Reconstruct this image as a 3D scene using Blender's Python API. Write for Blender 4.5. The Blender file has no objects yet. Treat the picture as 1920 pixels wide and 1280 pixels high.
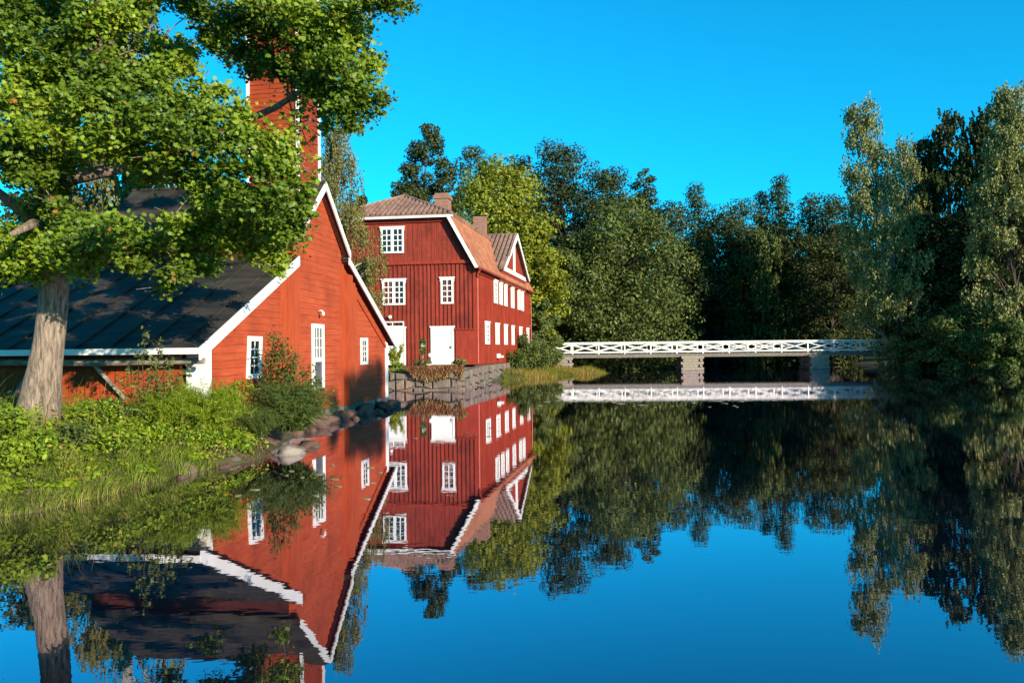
import bpy, math, random
import numpy as np
from mathutils import Vector, Matrix, noise as mnoise
R = math.radians
sc = bpy.context.scene
col = sc.collection
rnd = random.Random(7)
rng = np.random.default_rng(11)

# ------------------------------------------------------------------ camera
PITCH, ROLL, FOC = R(0.6), R(-0.6), 1500.0
cs, sn, cp, sp = math.cos(ROLL), math.sin(ROLL), math.cos(PITCH), math.sin(PITCH)
cam = bpy.data.cameras.new('camera')
cam.lens = 36 * FOC / 1920; cam.sensor_width = 36; cam.clip_end = 3000; cam.clip_start = .1
co = bpy.data.objects.new('camera', cam); col.objects.link(co)
rt = Vector((cs, -sp * sn, cp * sn)); upv = Vector((-sn, -sp * cs, cp * cs)); fw = Vector((0, cp, sp))
co.matrix_world = Matrix(((rt.x, upv.x, -fw.x, 0), (rt.y, upv.y, -fw.y, 0), (rt.z, upv.z, -fw.z, 1.8), (0, 0, 0, 1)))
sc.camera = co

# ------------------------------------------------------------------ light
SUN_AZ, SUN_EL = 40.0, 15.5       # azimuth measured from -Y (behind the camera) towards +X
sd = Vector((math.sin(R(SUN_AZ)) * math.cos(R(SUN_EL)), -math.cos(R(SUN_AZ)) * math.cos(R(SUN_EL)), math.sin(R(SUN_EL))))
sl = bpy.data.lights.new('sun', 'SUN'); sl.energy = 5.0; sl.angle = R(.5); sl.color = (1, .88, .68)
so = bpy.data.objects.new('sun', sl); col.objects.link(so)
so.rotation_euler = sd.to_track_quat('Z', 'Y').to_euler()
w = bpy.data.worlds.new('World'); sc.world = w; w.use_nodes = True
nt = w.node_tree; nt.nodes.clear()
sky = nt.nodes.new('ShaderNodeTexSky'); sky.sky_type = 'NISHITA'; sky.sun_disc = False
sky.sun_elevation = R(SUN_EL); sky.sun_rotation = math.atan2(sd.x, sd.y)
sky.air_density = 1.0; sky.dust_density = .3; sky.ozone_density = 3.0
tint = nt.nodes.new('ShaderNodeMix'); tint.data_type = 'RGBA'; tint.blend_type = 'MULTIPLY'; tint.inputs[0].default_value = 1
tint.inputs[7].default_value = (.035, 1.03, 1.26, 1)
bg = nt.nodes.new('ShaderNodeBackground'); bg.inputs[1].default_value = .112
wo = nt.nodes.new('ShaderNodeOutputWorld')
nt.links.new(sky.outputs[0], tint.inputs[6]); nt.links.new(tint.outputs[2], bg.inputs[0]); nt.links.new(bg.outputs[0], wo.inputs[0])
sc.view_settings.view_transform = 'Standard'; sc.view_settings.look = 'None'
sc.view_settings.exposure = .95; sc.view_settings.gamma = 1
sc.cycles.max_bounces = 6; sc.cycles.diffuse_bounces = 3; sc.cycles.glossy_bounces = 3
sc.cycles.transmission_bounces = 3; sc.cycles.transparent_max_bounces = 4

# ------------------------------------------------------------------ helpers
def ray(px, py):
    x = (px - 960) / FOC; y = -(py - 640) / FOC
    x, y = cs * x - sn * y, sn * x + cs * y
    return Vector((x, cp - sp * y, sp + cp * y))
def U(px, py, Y):
    d = ray(px, py); return Vector((0, 0, 1.8)) + d * (Y / d.y)

def nodes(name):
    m = bpy.data.materials.new(name); m.use_nodes = True
    t = m.node_tree; b = t.nodes['Principled BSDF']; return m, t, b
def N(t, ty, **k):
    n = t.nodes.new(ty)
    for a, v in k.items(): setattr(n, a, v)
    return n
def ramp(t, fac, stops):
    r = N(t, 'ShaderNodeValToRGB'); e = r.color_ramp.elements
    while len(e) < len(stops): e.new(.5)
    for i, (p, c) in enumerate(stops): e[i].position = p; e[i].color = (*c, 1)
    t.links.new(fac, r.inputs[0]); return r.outputs[0]
def noise(t, scale, vec=None, detail=4, rough=.55, dist=0):
    n = N(t, 'ShaderNodeTexNoise'); n.inputs['Scale'].default_value = scale; n.inputs['Detail'].default_value = detail
    n.inputs['Roughness'].default_value = rough; n.inputs['Distortion'].default_value = dist
    if vec is not None: t.links.new(vec, n.inputs['Vector'])
    return n.outputs[0]
def objco(t): return N(t, 'ShaderNodeTexCoord').outputs['Object']
def mapping(t, vec, scale):
    m = N(t, 'ShaderNodeMapping'); m.inputs['Scale'].default_value = scale; t.links.new(vec, m.inputs[0]); return m.outputs[0]
def bump(t, b, h, strength=.3, dist=.02):
    n = N(t, 'ShaderNodeBump'); n.inputs['Strength'].default_value = strength; n.inputs['Distance'].default_value = dist
    t.links.new(h, n.inputs['Height']); t.links.new(n.outputs[0], b.inputs['Normal'])
def mathn(t, op, a, b=None):
    n = N(t, 'ShaderNodeMath', operation=op)
    for i, v in enumerate((a, b)):
        if v is None: continue
        if isinstance(v, (int, float)): n.inputs[i].default_value = v
        else: t.links.new(v, n.inputs[i])
    return n.outputs[0]
def mixc(t, fac, a, b, mode='MIX'):
    n = N(t, 'ShaderNodeMix', data_type='RGBA', blend_type=mode)
    for i, v in ((0, fac), (6, a), (7, b)):
        if isinstance(v, (int, float)): n.inputs[i].default_value = v
        elif isinstance(v, tuple): n.inputs[i].default_value = (*v, 1)
        else: t.links.new(v, n.inputs[i])
    return n.outputs[2]

def mat_noise(name, c1, c2, scale=3, rough=.8, bs=.3, bscale=None, stretch=(1, 1, 1), spec=.3, metallic=0):
    m, t, b = nodes(name); v = mapping(t, objco(t), stretch)
    t.links.new(ramp(t, noise(t, scale, v, 6), [(.3, c1), (.7, c2)]), b.inputs['Base Color'])
    b.inputs['Roughness'].default_value = rough; b.inputs['Specular IOR Level'].default_value = spec; b.inputs['Metallic'].default_value = metallic
    if bs: bump(t, b, noise(t, bscale or scale * 5, v, 5), bs)
    return m

def mat_planks(name, base, dark, light, direction, bh=.17, bw=2.6, vertical=False, wav=.05, gap=.012, wear=.5, streak=(.02, .008, .006)):
    """boards laid along a wall: brick pattern in (distance along the wall, height)"""
    m, t, b = nodes(name); oc = objco(t)
    dt = N(t, 'ShaderNodeVectorMath', operation='DOT_PRODUCT'); t.links.new(oc, dt.inputs[0]); dt.inputs[1].default_value = direction
    sep = N(t, 'ShaderNodeSeparateXYZ'); t.links.new(oc, sep.inputs[0])
    al, z = dt.outputs['Value'], sep.outputs['Z']
    if vertical: al, z = z, al
    cmb = N(t, 'ShaderNodeCombineXYZ'); t.links.new(al, cmb.inputs[0]); t.links.new(z, cmb.inputs[1])
    nz = noise(t, 1.1, mapping(t, cmb.outputs[0], (.7, 2.2, 1)), 2)
    zz = mathn(t, 'ADD', z, mathn(t, 'MULTIPLY', mathn(t, 'SUBTRACT', nz, .5), wav))
    c2 = N(t, 'ShaderNodeCombineXYZ'); t.links.new(al, c2.inputs[0]); t.links.new(zz, c2.inputs[1])
    br = N(t, 'ShaderNodeTexBrick'); br.offset = .37; br.offset_frequency = 3; br.squash = 1
    br.inputs['Scale'].default_value = 1; br.inputs['Brick Width'].default_value = bw; br.inputs['Row Height'].default_value = bh
    br.inputs['Mortar Size'].default_value = gap; br.inputs['Mortar Smooth'].default_value = .6; br.inputs['Bias'].default_value = -.1
    br.inputs['Color1'].default_value = (*base, 1); br.inputs['Color2'].default_value = (*light, 1); br.inputs['Mortar'].default_value = (*streak, 1)
    t.links.new(c2.outputs[0], br.inputs[0])
    grain = noise(t, 2.0, mapping(t, c2.outputs[0], (.8, 14, 1)), 8, .7)
    big = noise(t, .9, oc, 5, .65)
    # gaps stay hairlines that come and go along the board
    gapfade = noise(t, 1.3, mapping(t, c2.outputs[0], (1, 5, 1)), 3)
    gm = ramp(t, gapfade, [(.38, (0, 0, 0)), (.62, (1, 1, 1))])
    full = mixc(t, br.outputs['Fac'], base, streak)
    colr = mixc(t, gm, mixc(t, .5, base, light), br.outputs['Color'])
    colr = mixc(t, ramp(t, grain, [(.42, (0, 0, 0)), (.75, (wear, wear, wear))]), colr, dark)
    colr = mixc(t, ramp(t, big, [(.45, (0, 0, 0)), (.75, (wear, wear, wear))]), colr, dark)
    t.links.new(colr, b.inputs['Base Color']); b.inputs['Roughness'].default_value = .85; b.inputs['Specular IOR Level'].default_value = .2
    hh = mathn(t, 'SUBTRACT', mathn(t, 'MULTIPLY', grain, .35), br.outputs['Fac'])
    bump(t, b, hh, .6, .015)
    return m

def mat_leaf(name, stops, trans=.35, gloss=.35, rough=.5):
    m, t, b = nodes(name)
    at = N(t, 'ShaderNodeAttribute', attribute_name='leaf'); c = ramp(t, at.outputs['Fac'], stops)
    b.inputs['Roughness'].default_value = rough; b.inputs['Specular IOR Level'].default_value = gloss
    t.links.new(c, b.inputs['Base Color'])
    tr = N(t, 'ShaderNodeBsdfTranslucent'); t.links.new(mixc(t, 1.0, c, (1.0, 1.0, .4), 'MULTIPLY'), tr.inputs[0])
    mx = N(t, 'ShaderNodeMixShader'); mx.inputs[0].default_value = trans
    t.links.new(b.outputs[0], mx.inputs[1]); t.links.new(tr.outputs[0], mx.inputs[2])
    t.links.new(mx.outputs[0], t.nodes['Material Output'].inputs[0]); return m

def tag(o, label=None, cat=None, group=None, kind=None):
    if label: o['label'] = label
    if cat: o['category'] = cat
    if group: o['group'] = group
    if kind: o['kind'] = kind
    return o
def empty(name, loc, label, cat, group=None):
    o = bpy.data.objects.new(name, None); o.location = loc; o.empty_display_size = .3; col.objects.link(o)
    return tag(o, label, cat, group)
def wloc(o):
    v = Vector((0, 0, 0))
    while o is not None: v += o.location; o = o.parent
    return v
def link(name, me, mat, parent=None, loc=None):
    """me is in world coordinates; object origin at loc (top level) or its parent's origin"""
    base = wloc(parent) if parent is not None else Vector(loc or (0, 0, 0))
    if base.length > 0: me.transform(Matrix.Translation(-base))
    for mm in (mat if isinstance(mat, (list, tuple)) else [mat]): me.materials.append(mm)
    o = bpy.data.objects.new(name, me); col.objects.link(o)
    if parent is not None: o.parent = parent
    else: o.location = base
    return o

class MB:
    def __init__(s): s.v = []; s.f = []; s.sm = False
    def add(s, vs, fs):
        k = len(s.v); s.v += [tuple(v) for v in vs]; s.f += [tuple(i + k for i in f) for f in fs]; return s
    def hexa(s, p):   # 8 points: bottom 4 ccw, top 4 ccw
        return s.add(p, [(3, 2, 1, 0), (4, 5, 6, 7), (0, 1, 5, 4), (1, 2, 6, 5), (2, 3, 7, 6), (3, 0, 4, 7)])
    def box(s, c, hx, hy, hz):   # centre + three half vectors
        c, hx, hy, hz = Vector(c), Vector(hx), Vector(hy), Vector(hz)
        return s.hexa([c - hx - hy - hz, c + hx - hy - hz, c + hx + hy - hz, c - hx + hy - hz, c - hx - hy + hz, c + hx - hy + hz, c + hx + hy + hz, c - hx + hy + hz])
    def prism(s, pts, d):        # polygon extruded along d
        d = Vector(d); n = len(pts); a = [Vector(p) for p in pts]; b = [p + d for p in a]
        return s.add(a + b, [tuple(range(n))[::-1], tuple(range(n, 2 * n))] + [(i, (i + 1) % n, n + (i + 1) % n, n + i) for i in range(n)])
    def bar(s, a, b, wd, ht, up=(0, 0, 1)):
        a, b = Vector(a), Vector(b); d = (b - a).normalized(); u = Vector(up); sx = d.cross(u).normalized(); u = sx.cross(d)
        return s.box((a + b) / 2, (b - a) / 2, sx * wd / 2, u * ht / 2)
    def tube(s, pts, rad, n=8, cap=True):
        pts = [Vector(p) for p in pts]; k0 = len(s.v); m = len(pts)
        if isinstance(rad, (int, float)): rad = [rad] * m
        px_ = None
        for i, p in enumerate(pts):
            d = (pts[min(i + 1, m - 1)] - pts[max(i - 1, 0)]).normalized()
            if px_ is None: px_ = d.orthogonal().normalized()
            x = (px_ - d * px_.dot(d)).normalized(); px_ = x; y = d.cross(x)
            for j in range(n):
                a = 2 * math.pi * j / n; s.v.append(tuple(p + (x * math.cos(a) + y * math.sin(a)) * rad[i]))
        for i in range(m - 1):
            for j in range(n):
                a = k0 + i * n + j; b = k0 + i * n + (j + 1) % n; s.f.append((a, b, b + n, a + n))
        if cap: s.f.append(tuple(k0 + j for j in range(n))[::-1]); s.f.append(tuple(k0 + (m - 1) * n + j for j in range(n)))
        return s
    def lathe(s, c, prof, n=14):
        c = Vector(c); k0 = len(s.v)
        for r_, z in prof:
            for j in range(n):
                a = 2 * math.pi * j / n; s.v.append((c.x + r_ * math.cos(a), c.y + r_ * math.sin(a), c.z + z))
        for i in range(len(prof) - 1):
            for j in range(n):
                a = k0 + i * n + j; b = k0 + i * n + (j + 1) % n; s.f.append((a, b, b + n, a + n))
        s.f.append(tuple(k0 + j for j in range(n))[::-1]); s.f.append(tuple(k0 + (len(prof) - 1) * n + j for j in range(n)))
        return s
    def strips(s, poly, Uv, Vv, Nv, spacing, width, height, off=0, jit=0):
        """ridges/battens running along V on the convex polygon poly (world points)"""
        Uv, Vv, Nv = Vector(Uv).normalized(), Vector(Vv).normalized(), Vector(Nv).normalized()
        O = Vector(poly[0]); q = [((Vector(p) - O).dot(Uv), (Vector(p) - O).dot(Vv)) for p in poly]
        u0 = min(a for a, b in q); u1 = max(a for a, b in q); u = u0 + off
        while u < u1:
            cr = []
            for (a, b), (c, d) in zip(q, q[1:] + q[:1]):
                if (a - u) * (c - u) < 0: cr.append(b + (d - b) * (u - a) / (c - a))
            if len(cr) >= 2 and max(cr) - min(cr) > .05:
                lo, hi = min(cr), max(cr); c = O + Uv * u + Vv * (lo + hi) / 2 + Nv * height / 2
                s.box(c, Uv * width / 2, Vv * (hi - lo) / 2, Nv * height / 2)
            u += spacing * (1 + (rnd.uniform(-jit, jit) if jit else 0))
        return s
    def mesh(s, name, smooth=False):
        me = bpy.data.meshes.new(name); me.from_pydata(s.v, [], s.f); me.validate(); me.update()
        import bmesh
        b = bmesh.new(); b.from_mesh(me); bmesh.ops.recalc_face_normals(b, faces=b.faces); b.to_mesh(me); b.free()
        if smooth: me.polygons.foreach_set('use_smooth', [True] * len(me.polygons))
        return me
    def build(s, name, mat, parent=None, loc=None, smooth=False):
        return link(name, s.mesh(name, smooth), mat, parent, loc)

def np_mesh(name, verts, faces, attr=None):
    """verts (n,3), faces (m,k) all of one size"""
    me = bpy.data.meshes.new(name); m, k = faces.shape
    me.vertices.add(len(verts)); me.vertices.foreach_set('co', np.ascontiguousarray(verts, dtype=np.float32).ravel())
    me.loops.add(m * k); me.loops.foreach_set('vertex_index', faces.astype(np.int32).ravel())
    me.polygons.add(m); me.polygons.foreach_set('loop_start', (np.arange(m) * k).astype(np.int32))
    try: me.polygons.foreach_set('loop_total', np.full(m, k, np.int32))
    except Exception: pass
    me.update(calc_edges=True)
    if attr is not None:
        a = me.attributes.new('leaf', 'FLOAT', 'FACE'); a.data.foreach_set('value', attr.astype(np.float32))
    return me

def unit(a): return a / np.maximum(np.linalg.norm(a, axis=1, keepdims=True), 1e-6)
QUAD = np.array([[0, -1], [.55, -.1], [0, 1], [-.55, -.1]])
MAPLE = np.array([[0, -.55], [.32, -.5], [.62, -.62], [.55, -.25], [1.0, -.02], [.58, .16], [.62, .52], [.28, .42], [0, 1.0],
                  [-.28, .42], [-.62, .52], [-.58, .16], [-1.0, -.02], [-.55, -.25], [-.62, -.62], [-.32, -.5]])
OVAL = np.array([[0, -1], [.42, -.5], [.5, .1], [.25, .7], [0, 1], [-.25, .7], [-.5, .1], [-.42, -.5]])
def leaf_geo(P, Nn, size, shape=QUAD, seed=0, T=None, val=None, fold=.25):
    g = np.random.default_rng(seed); n = len(P); Nn = unit(Nn)
    if T is None: T = g.normal(size=(n, 3))
    T = unit(T - Nn * (T * Nn).sum(1, keepdims=True)); B = np.cross(Nn, T)
    size = np.asarray(size) * g.uniform(.7, 1.25, n)
    if val is None: val = g.random(n)
    k = len(shape)
    sx = shape[:, 0][None, :, None]; sy = shape[:, 1][None, :, None]
    drop = -fold * (np.abs(sx) + .5 * sy * sy)
    V = P[:, None, :] + size[:, None, None] * (B[:, None, :] * sx + T[:, None, :] * sy + Nn[:, None, :] * drop)
    if k > 4:     # fan round a centre vertex
        Cc = P[:, None, :] + size[:, None, None] * Nn[:, None, :] * .04
        V = np.concatenate([V, Cc], 1); K = k + 1; i = np.arange(k)
        tri = np.stack([i, (i + 1) % k, np.full(k, k)], 1)
        F = (np.arange(n) * K)[:, None, None] + tri[None]
        return V.reshape(-1, 3), F.reshape(-1, 3), np.repeat(val, k)
    F = (np.arange(n) * 4)[:, None] + np.arange(4)[None]
    return V.reshape(-1, 3), F, val
def merge(parts):
    vs, fs, as_ = [], [], []; k = 0
    for v, f, a in parts:
        vs.append(v); fs.append(f + k); as_.append(a); k += len(v)
    return np.concatenate(vs), np.concatenate(fs), np.concatenate(as_)

# ------------------------------------------------------------------ materials
D1 = (math.cos(R(82)), math.sin(R(82)), 0)
M = {}
M['cabin_wall'] = mat_planks('red_boards_cabin', (.35, .054, .018), (.17, .024, .010), (.43, .080, .028), D1, bh=.15, bw=2.1, wear=.7, wav=.07, gap=.006, streak=(.11, .018, .008))
M['cabin_front'] = mat_planks('red_boards_front', (0.322, 0.0434, 0.0098), (0.14, 0.0175, 0.0056), (0.35, 0.0595, 0.014), (-D1[1], D1[0], 0), bh=.16, bw=3, vertical=True, wear=.4)
M['tower_wall'] = mat_planks('red_boards_tower', (0.294, 0.0385, 0.0091), (0.105, 0.0154, 0.007), (0.35, 0.0525, 0.014), D1, bh=.115, bw=1.6, wear=.7, gap=.012)
M['tower_front'] = mat_planks('red_boards_tower_front', (0.294, 0.0385, 0.0091), (0.091, 0.014, 0.007), (0.35, 0.0525, 0.014), (-D1[1], D1[0], 0), bh=.115, bw=1.6, wear=.75, gap=.014)
M['red_trim'] = mat_noise('red_trim', (0.28, 0.035, 0.0091), (0.364, 0.0595, 0.014), 2.5, .8, .4, 12, (3, 3, .6))
G2 = (math.cos(R(-8.5)), math.sin(R(-8.5)), 0); S2 = (math.cos(R(79.8)), math.sin(R(79.8)), 0)
M['house_gable'] = mat_planks('red_boards_gable', (.22, .027, .016), (.065, .013, .011), (.29, .045, .026), G2, bh=.24, bw=3.4, vertical=True, wear=.8, gap=.012)
M['house_side'] = mat_planks('red_boards_side', (0.2294, 0.0237, 0.0111), (0.111, 0.0133, 0.0089), (0.2812, 0.037, 0.0163), S2, bh=.2, bw=3.4, vertical=True, wear=.5)
M['house_trim'] = mat_noise('house_trim', (0.1776, 0.0163, 0.0089), (0.2664, 0.0296, 0.0126), 2.5, .8, .4, 12, (3, 3, .6))
M['white'] = mat_noise('white_paint', (.68, .68, .66), (.60, .59, .56), 2.2, .55, .25, 14, (1, 1, 1))
M['white_old'] = mat_noise('white_paint_worn', (.74, .74, .72), (.5, .48, .44), 3.2, .65, .4, 14)
M['metal_roof'] = mat_noise('black_sheet_roof', (.014, .012, .011), (.060, .050, .036), 2.2, .6, .25, 3, (.5, 1.6, 1.0), .12)
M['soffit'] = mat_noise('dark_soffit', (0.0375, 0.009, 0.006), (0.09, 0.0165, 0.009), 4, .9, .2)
M['grey_wood'] = mat_noise('weathered_wood', (.10, .08, .06), (.34, .28, .23), 7, .85, .6, 20, (1, 1, 5))
M['deck_wood'] = mat_noise('bridge_wood', (.07, .06, .05), (.20, .17, .14), 5, .85, .5, 20, (4, 1, 1))
M['gutter'] = mat_noise('red_gutter', (0.27, 0.0375, 0.0225), (0.3375, 0.0675, 0.045), 5, .5, .1)
M['stone_old'] = mat_noise('granite', (0.12, 0.0975, 0.0825), (0.315, 0.255, 0.2175), 2.6, .85, .6, 16)
def mat_stone():
    m, t, b = nodes('granite_blocks'); oc = objco(t)
    v = N(t, 'ShaderNodeTexVoronoi'); v.inputs['Scale'].default_value = 1.6; t.links.new(oc, v.inputs['Vector'])
    vc = N(t, 'ShaderNodeSeparateColor'); t.links.new(v.outputs['Color'], vc.inputs[0])
    c = ramp(t, vc.outputs[0], [(0, (.17, .125, .10)), (.5, (.11, .09, .075)), (1, (.22, .14, .105))])
    n = noise(t, 5, oc, 8, .7); c = mixc(t, ramp(t, n, [(.42, (0., 0., 0.)), (.65, (0.6375, 0.6375, 0.6375))]), c, (0.0675, 0.0562, 0.045))
    t.links.new(c, b.inputs['Base Color']); b.inputs['Roughness'].default_value = .9; bump(t, b, noise(t, 9, oc, 8, .7), 1.0, .06); return m
M['stone'] = mat_stone()
M['rock'] = mat_noise('shore_rock', (.05, .042, .035), (.25, .21, .175), 3.5, .85, .8, 14)
M['redrock'] = mat_noise('reddish_rock', (.03, .02, .016), (.13, .075, .055), 5, .85, .9, 16)  # reddish stone, darkened in colour for the shade at the cabin foot
M['brick'] = None
M['dark'] = mat_noise('dark_room', (.01, .01, .012), (.02, .02, .022), 3, .9, 0)
M['iron'] = mat_noise('dark_iron', (.03, .03, .03), (.06, .055, .05), 8, .6, .1)
M['terracotta'] = mat_noise('clay_pot', (.4, .15, .08), (.5, .22, .12), 8, .8, .2)
M['yellow'] = mat_noise('yellow_pot', (.7, .7, .12), (.75, .75, .2), 8, .5, .1)
M['pink'] = mat_noise('pink_pot', (.7, .45, .55), (.75, .5, .6), 8, .5, .1)
M['soil'] = mat_noise('forest_floor', (.03, .035, .012), (.075, .07, .03), 1.2, .95, .5, 6)
M['gravel'] = mat_noise('terrace_soil', (.12, .10, .06), (.2, .2, .08), 5, .95, .5, 20)

def mat_brick():
    m, t, b = nodes('chimney_brick'); oc = objco(t)
    sep = N(t, 'ShaderNodeSeparateXYZ'); t.links.new(oc, sep.inputs[0])
    c = N(t, 'ShaderNodeCombineXYZ'); t.links.new(mathn(t, 'ADD', sep.outputs[0], sep.outputs[1]), c.inputs[0]); t.links.new(sep.outputs[2], c.inputs[1])
    br = N(t, 'ShaderNodeTexBrick'); br.inputs['Scale'].default_value = 1; br.inputs['Brick Width'].default_value = .25; br.inputs['Row Height'].default_value = .085
    br.inputs['Mortar Size'].default_value = .012
    br.inputs['Color1'].default_value = (.27, .075, .038, 1); br.inputs['Color2'].default_value = (.18, .05, .03, 1); br.inputs['Mortar'].default_value = (.22, .17, .14, 1)
    t.links.new(c.outputs[0], br.inputs[0])
    t.links.new(mixc(t, ramp(t, noise(t, 2.5, oc), [(.45, (0, 0, 0)), (.7, (.6, .6, .6))]), br.outputs[0], (.22, .15, .12)), b.inputs['Base Color'])
    b.inputs['Roughness'].default_value = .9; bump(t, b, br.outputs[1], .4); return m
M['brick'] = mat_brick()
def mat_tile(name, c1, c2, c3):
    m, t, b = nodes(name); oc = objco(t)
    v = N(t, 'ShaderNodeTexVoronoi'); v.inputs['Scale'].default_value = 4.2; t.links.new(oc, v.inputs['Vector'])
    vc = N(t, 'ShaderNodeSeparateColor'); t.links.new(v.outputs['Color'], vc.inputs[0])
    c = ramp(t, vc.outputs[0], [(.1, c1), (.6, c2)])
    c = mixc(t, ramp(t, noise(t, .8, oc, 6, .7), [(.45, (0, 0, 0)), (.72, (.8, .8, .8))]), c, c3)
    t.links.new(c, b.inputs['Base Color']); b.inputs['Roughness'].default_value = .85
    sep = N(t, 'ShaderNodeSeparateXYZ'); t.links.new(oc, sep.inputs[0])
    bump(t, b, mathn(t, 'FRACT', mathn(t, 'MULTIPLY', sep.outputs[2], 3.4)), .5, .04); return m
M['tile_red'] = mat_tile('clay_tiles', (.28, .09, .042), (.40, .155, .08), (.19, .075, .045))
M['tile_old'] = mat_tile('old_clay_tiles', (0.195, 0.0975, 0.0675), (0.285, 0.1575, 0.1125), (0.0975, 0.0675, 0.0525))
def mat_glass():
    m, t, b = nodes('window_glass'); b.inputs['Base Color'].default_value = (.012, .014, .017, 1)
    b.inputs['Roughness'].default_value = .06; b.inputs['Specular IOR Level'].default_value = .5
    bump(t, b, noise(t, 2.2, objco(t), 2), .15, .02); return m
M['glass'] = mat_glass()
def mat_bark(name, c1, c2, sc_=9, white=False):
    m, t, b = nodes(name); oc = objco(t)
    if white:
        v = mapping(t, oc, (1, 1, 6)); n = noise(t, 1.6, v, 5, .7)
        t.links.new(ramp(t, n, [(.40, (.03, .03, .03)), (.47, c1), (.8, c2)]), b.inputs['Base Color'])
    else:
        v = mapping(t, oc, (1, 1, .16)); n = noise(t, sc_, v, 8, .7, .6)
        t.links.new(ramp(t, n, [(.34, c1), (.62, c2)]), b.inputs['Base Color']); bump(t, b, n, 1.0, .05)
    b.inputs['Roughness'].default_value = .9; b.inputs['Specular IOR Level'].default_value = .15; return m
M['maple_bark'] = mat_bark('maple_bark', (.075, .052, .038), (.36, .27, .205), 26)
M['bark'] = mat_bark('tree_bark', (0.0198, 0.0158, 0.0119), (0.066, 0.0528, 0.0396))
M['birch_bark'] = mat_bark('birch_bark', (0.2508, 0.2376, 0.2112), (0.396, 0.3828, 0.3564), white=True)

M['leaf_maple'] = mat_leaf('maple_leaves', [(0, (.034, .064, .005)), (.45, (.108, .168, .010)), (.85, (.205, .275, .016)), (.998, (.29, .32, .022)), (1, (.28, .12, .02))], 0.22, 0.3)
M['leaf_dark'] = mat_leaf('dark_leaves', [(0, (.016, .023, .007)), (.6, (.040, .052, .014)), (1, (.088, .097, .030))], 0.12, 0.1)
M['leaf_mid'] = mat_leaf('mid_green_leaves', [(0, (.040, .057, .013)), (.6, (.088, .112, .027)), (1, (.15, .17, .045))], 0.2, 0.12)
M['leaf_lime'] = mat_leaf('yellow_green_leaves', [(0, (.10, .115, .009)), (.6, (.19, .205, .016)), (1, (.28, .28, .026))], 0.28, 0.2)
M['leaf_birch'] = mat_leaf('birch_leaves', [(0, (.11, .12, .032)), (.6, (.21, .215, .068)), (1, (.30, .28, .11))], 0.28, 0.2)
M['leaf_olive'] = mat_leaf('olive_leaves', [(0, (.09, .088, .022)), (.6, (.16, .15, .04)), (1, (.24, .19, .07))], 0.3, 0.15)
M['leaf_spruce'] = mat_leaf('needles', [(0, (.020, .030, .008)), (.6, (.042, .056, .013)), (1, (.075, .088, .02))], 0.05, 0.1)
M['leaf_herb'] = mat_leaf('herb_leaves', [(0, (.04, .075, .006)), (.5, (.13, .20, .011)), (.93, (.26, .32, .02)), (1, (.30, .2, .06))], 0.28, 0.2)
M['leaf_bush'] = mat_leaf('bush_leaves', [(0, (.028, .05, .008)), (.6, (.065, .095, .016)), (1, (.11, .14, .025))], 0.22, 0.25)
M['leaf_grass'] = mat_leaf('grass_blades', [(0, (.12, .18, .022)), (.6, (.22, .28, .04)), (.9, (.32, .33, .08)), (1, (.42, .34, .14))], 0.3, 0.15)
M['leaf_feather'] = mat_leaf('feathery_fronds', [(0, (.08, .13, .008)), (.6, (.17, .24, .013)), (1, (.27, .31, .028))], 0.3, 0.15)
M['leaf_reed'] = mat_leaf('reed_blades', [(0, (.08, .11, .012)), (.5, (.18, .17, .022)), (1, (.29, .19, .05))], 0.3, 0.15)
M['leaf_red'] = mat_leaf('red_creeper_leaves', [(0, (.10, .03, .018)), (.5, (.19, .065, .03)), (.85, (.23, .13, .06)), (1, (.14, .15, .03))], 0.2, 0.15)
M['hip'] = mat_noise('rose_hips', (.4, .03, .015), (.5, .06, .02), 5, .4, 0)

# ------------------------------------------------------------------ terrain and water
WATER = np.array([(-6.8, 1.4), (-6.5, 6), (-6.0, 8.6), (-5.42, 9.3), (-5.15, 10.4), (-5.0, 11.6), (-4.75, 12.4), (-4.4, 13.1), (-4.2, 13.9), (-4.4, 15.2), (-4.72, 16.6), (-4.80, 18.5),
                  (-4.42, 22), (-3.95, 26), (-4.2, 27.0), (-7, 28.6), (-10, 31), (-10, 36.4), (-2.4, 36.4), (-1.75, 42.6), (-.45, 47.5), (1.2, 49.5), (3.4, 54), (6.6, 58.8), (6.4, 63), (4.5, 68),
                  (5, 74), (9, 84), (16, 92), (26, 92), (33, 80), (33.5, 70), (30, 65.5), (30.5, 60), (31.5, 54), (34.5, 48), (40, 42), (46, 32), (50, 15), (46, 1.4)])
def poly_dist(P, poly):
    """signed distance, negative inside"""
    x, y = P[:, 0], P[:, 1]; d = np.full(len(P), 1e9); ins = np.zeros(len(P), bool)
    for (ax, ay), (bx, by) in zip(poly, np.roll(poly, -1, 0)):
        ex, ey = bx - ax, by - ay; t_ = np.clip(((x - ax) * ex + (y - ay) * ey) / (ex * ex + ey * ey), 0, 1)
        d = np.minimum(d, np.hypot(x - ax - t_ * ex, y - ay - t_ * ey))
        c = ((ay > y) != (by > y)) & (x < (bx - ax) * (y - ay) / (by - ay + 1e-12) + ax); ins ^= c
    return np.where(ins, -d, d)
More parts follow.
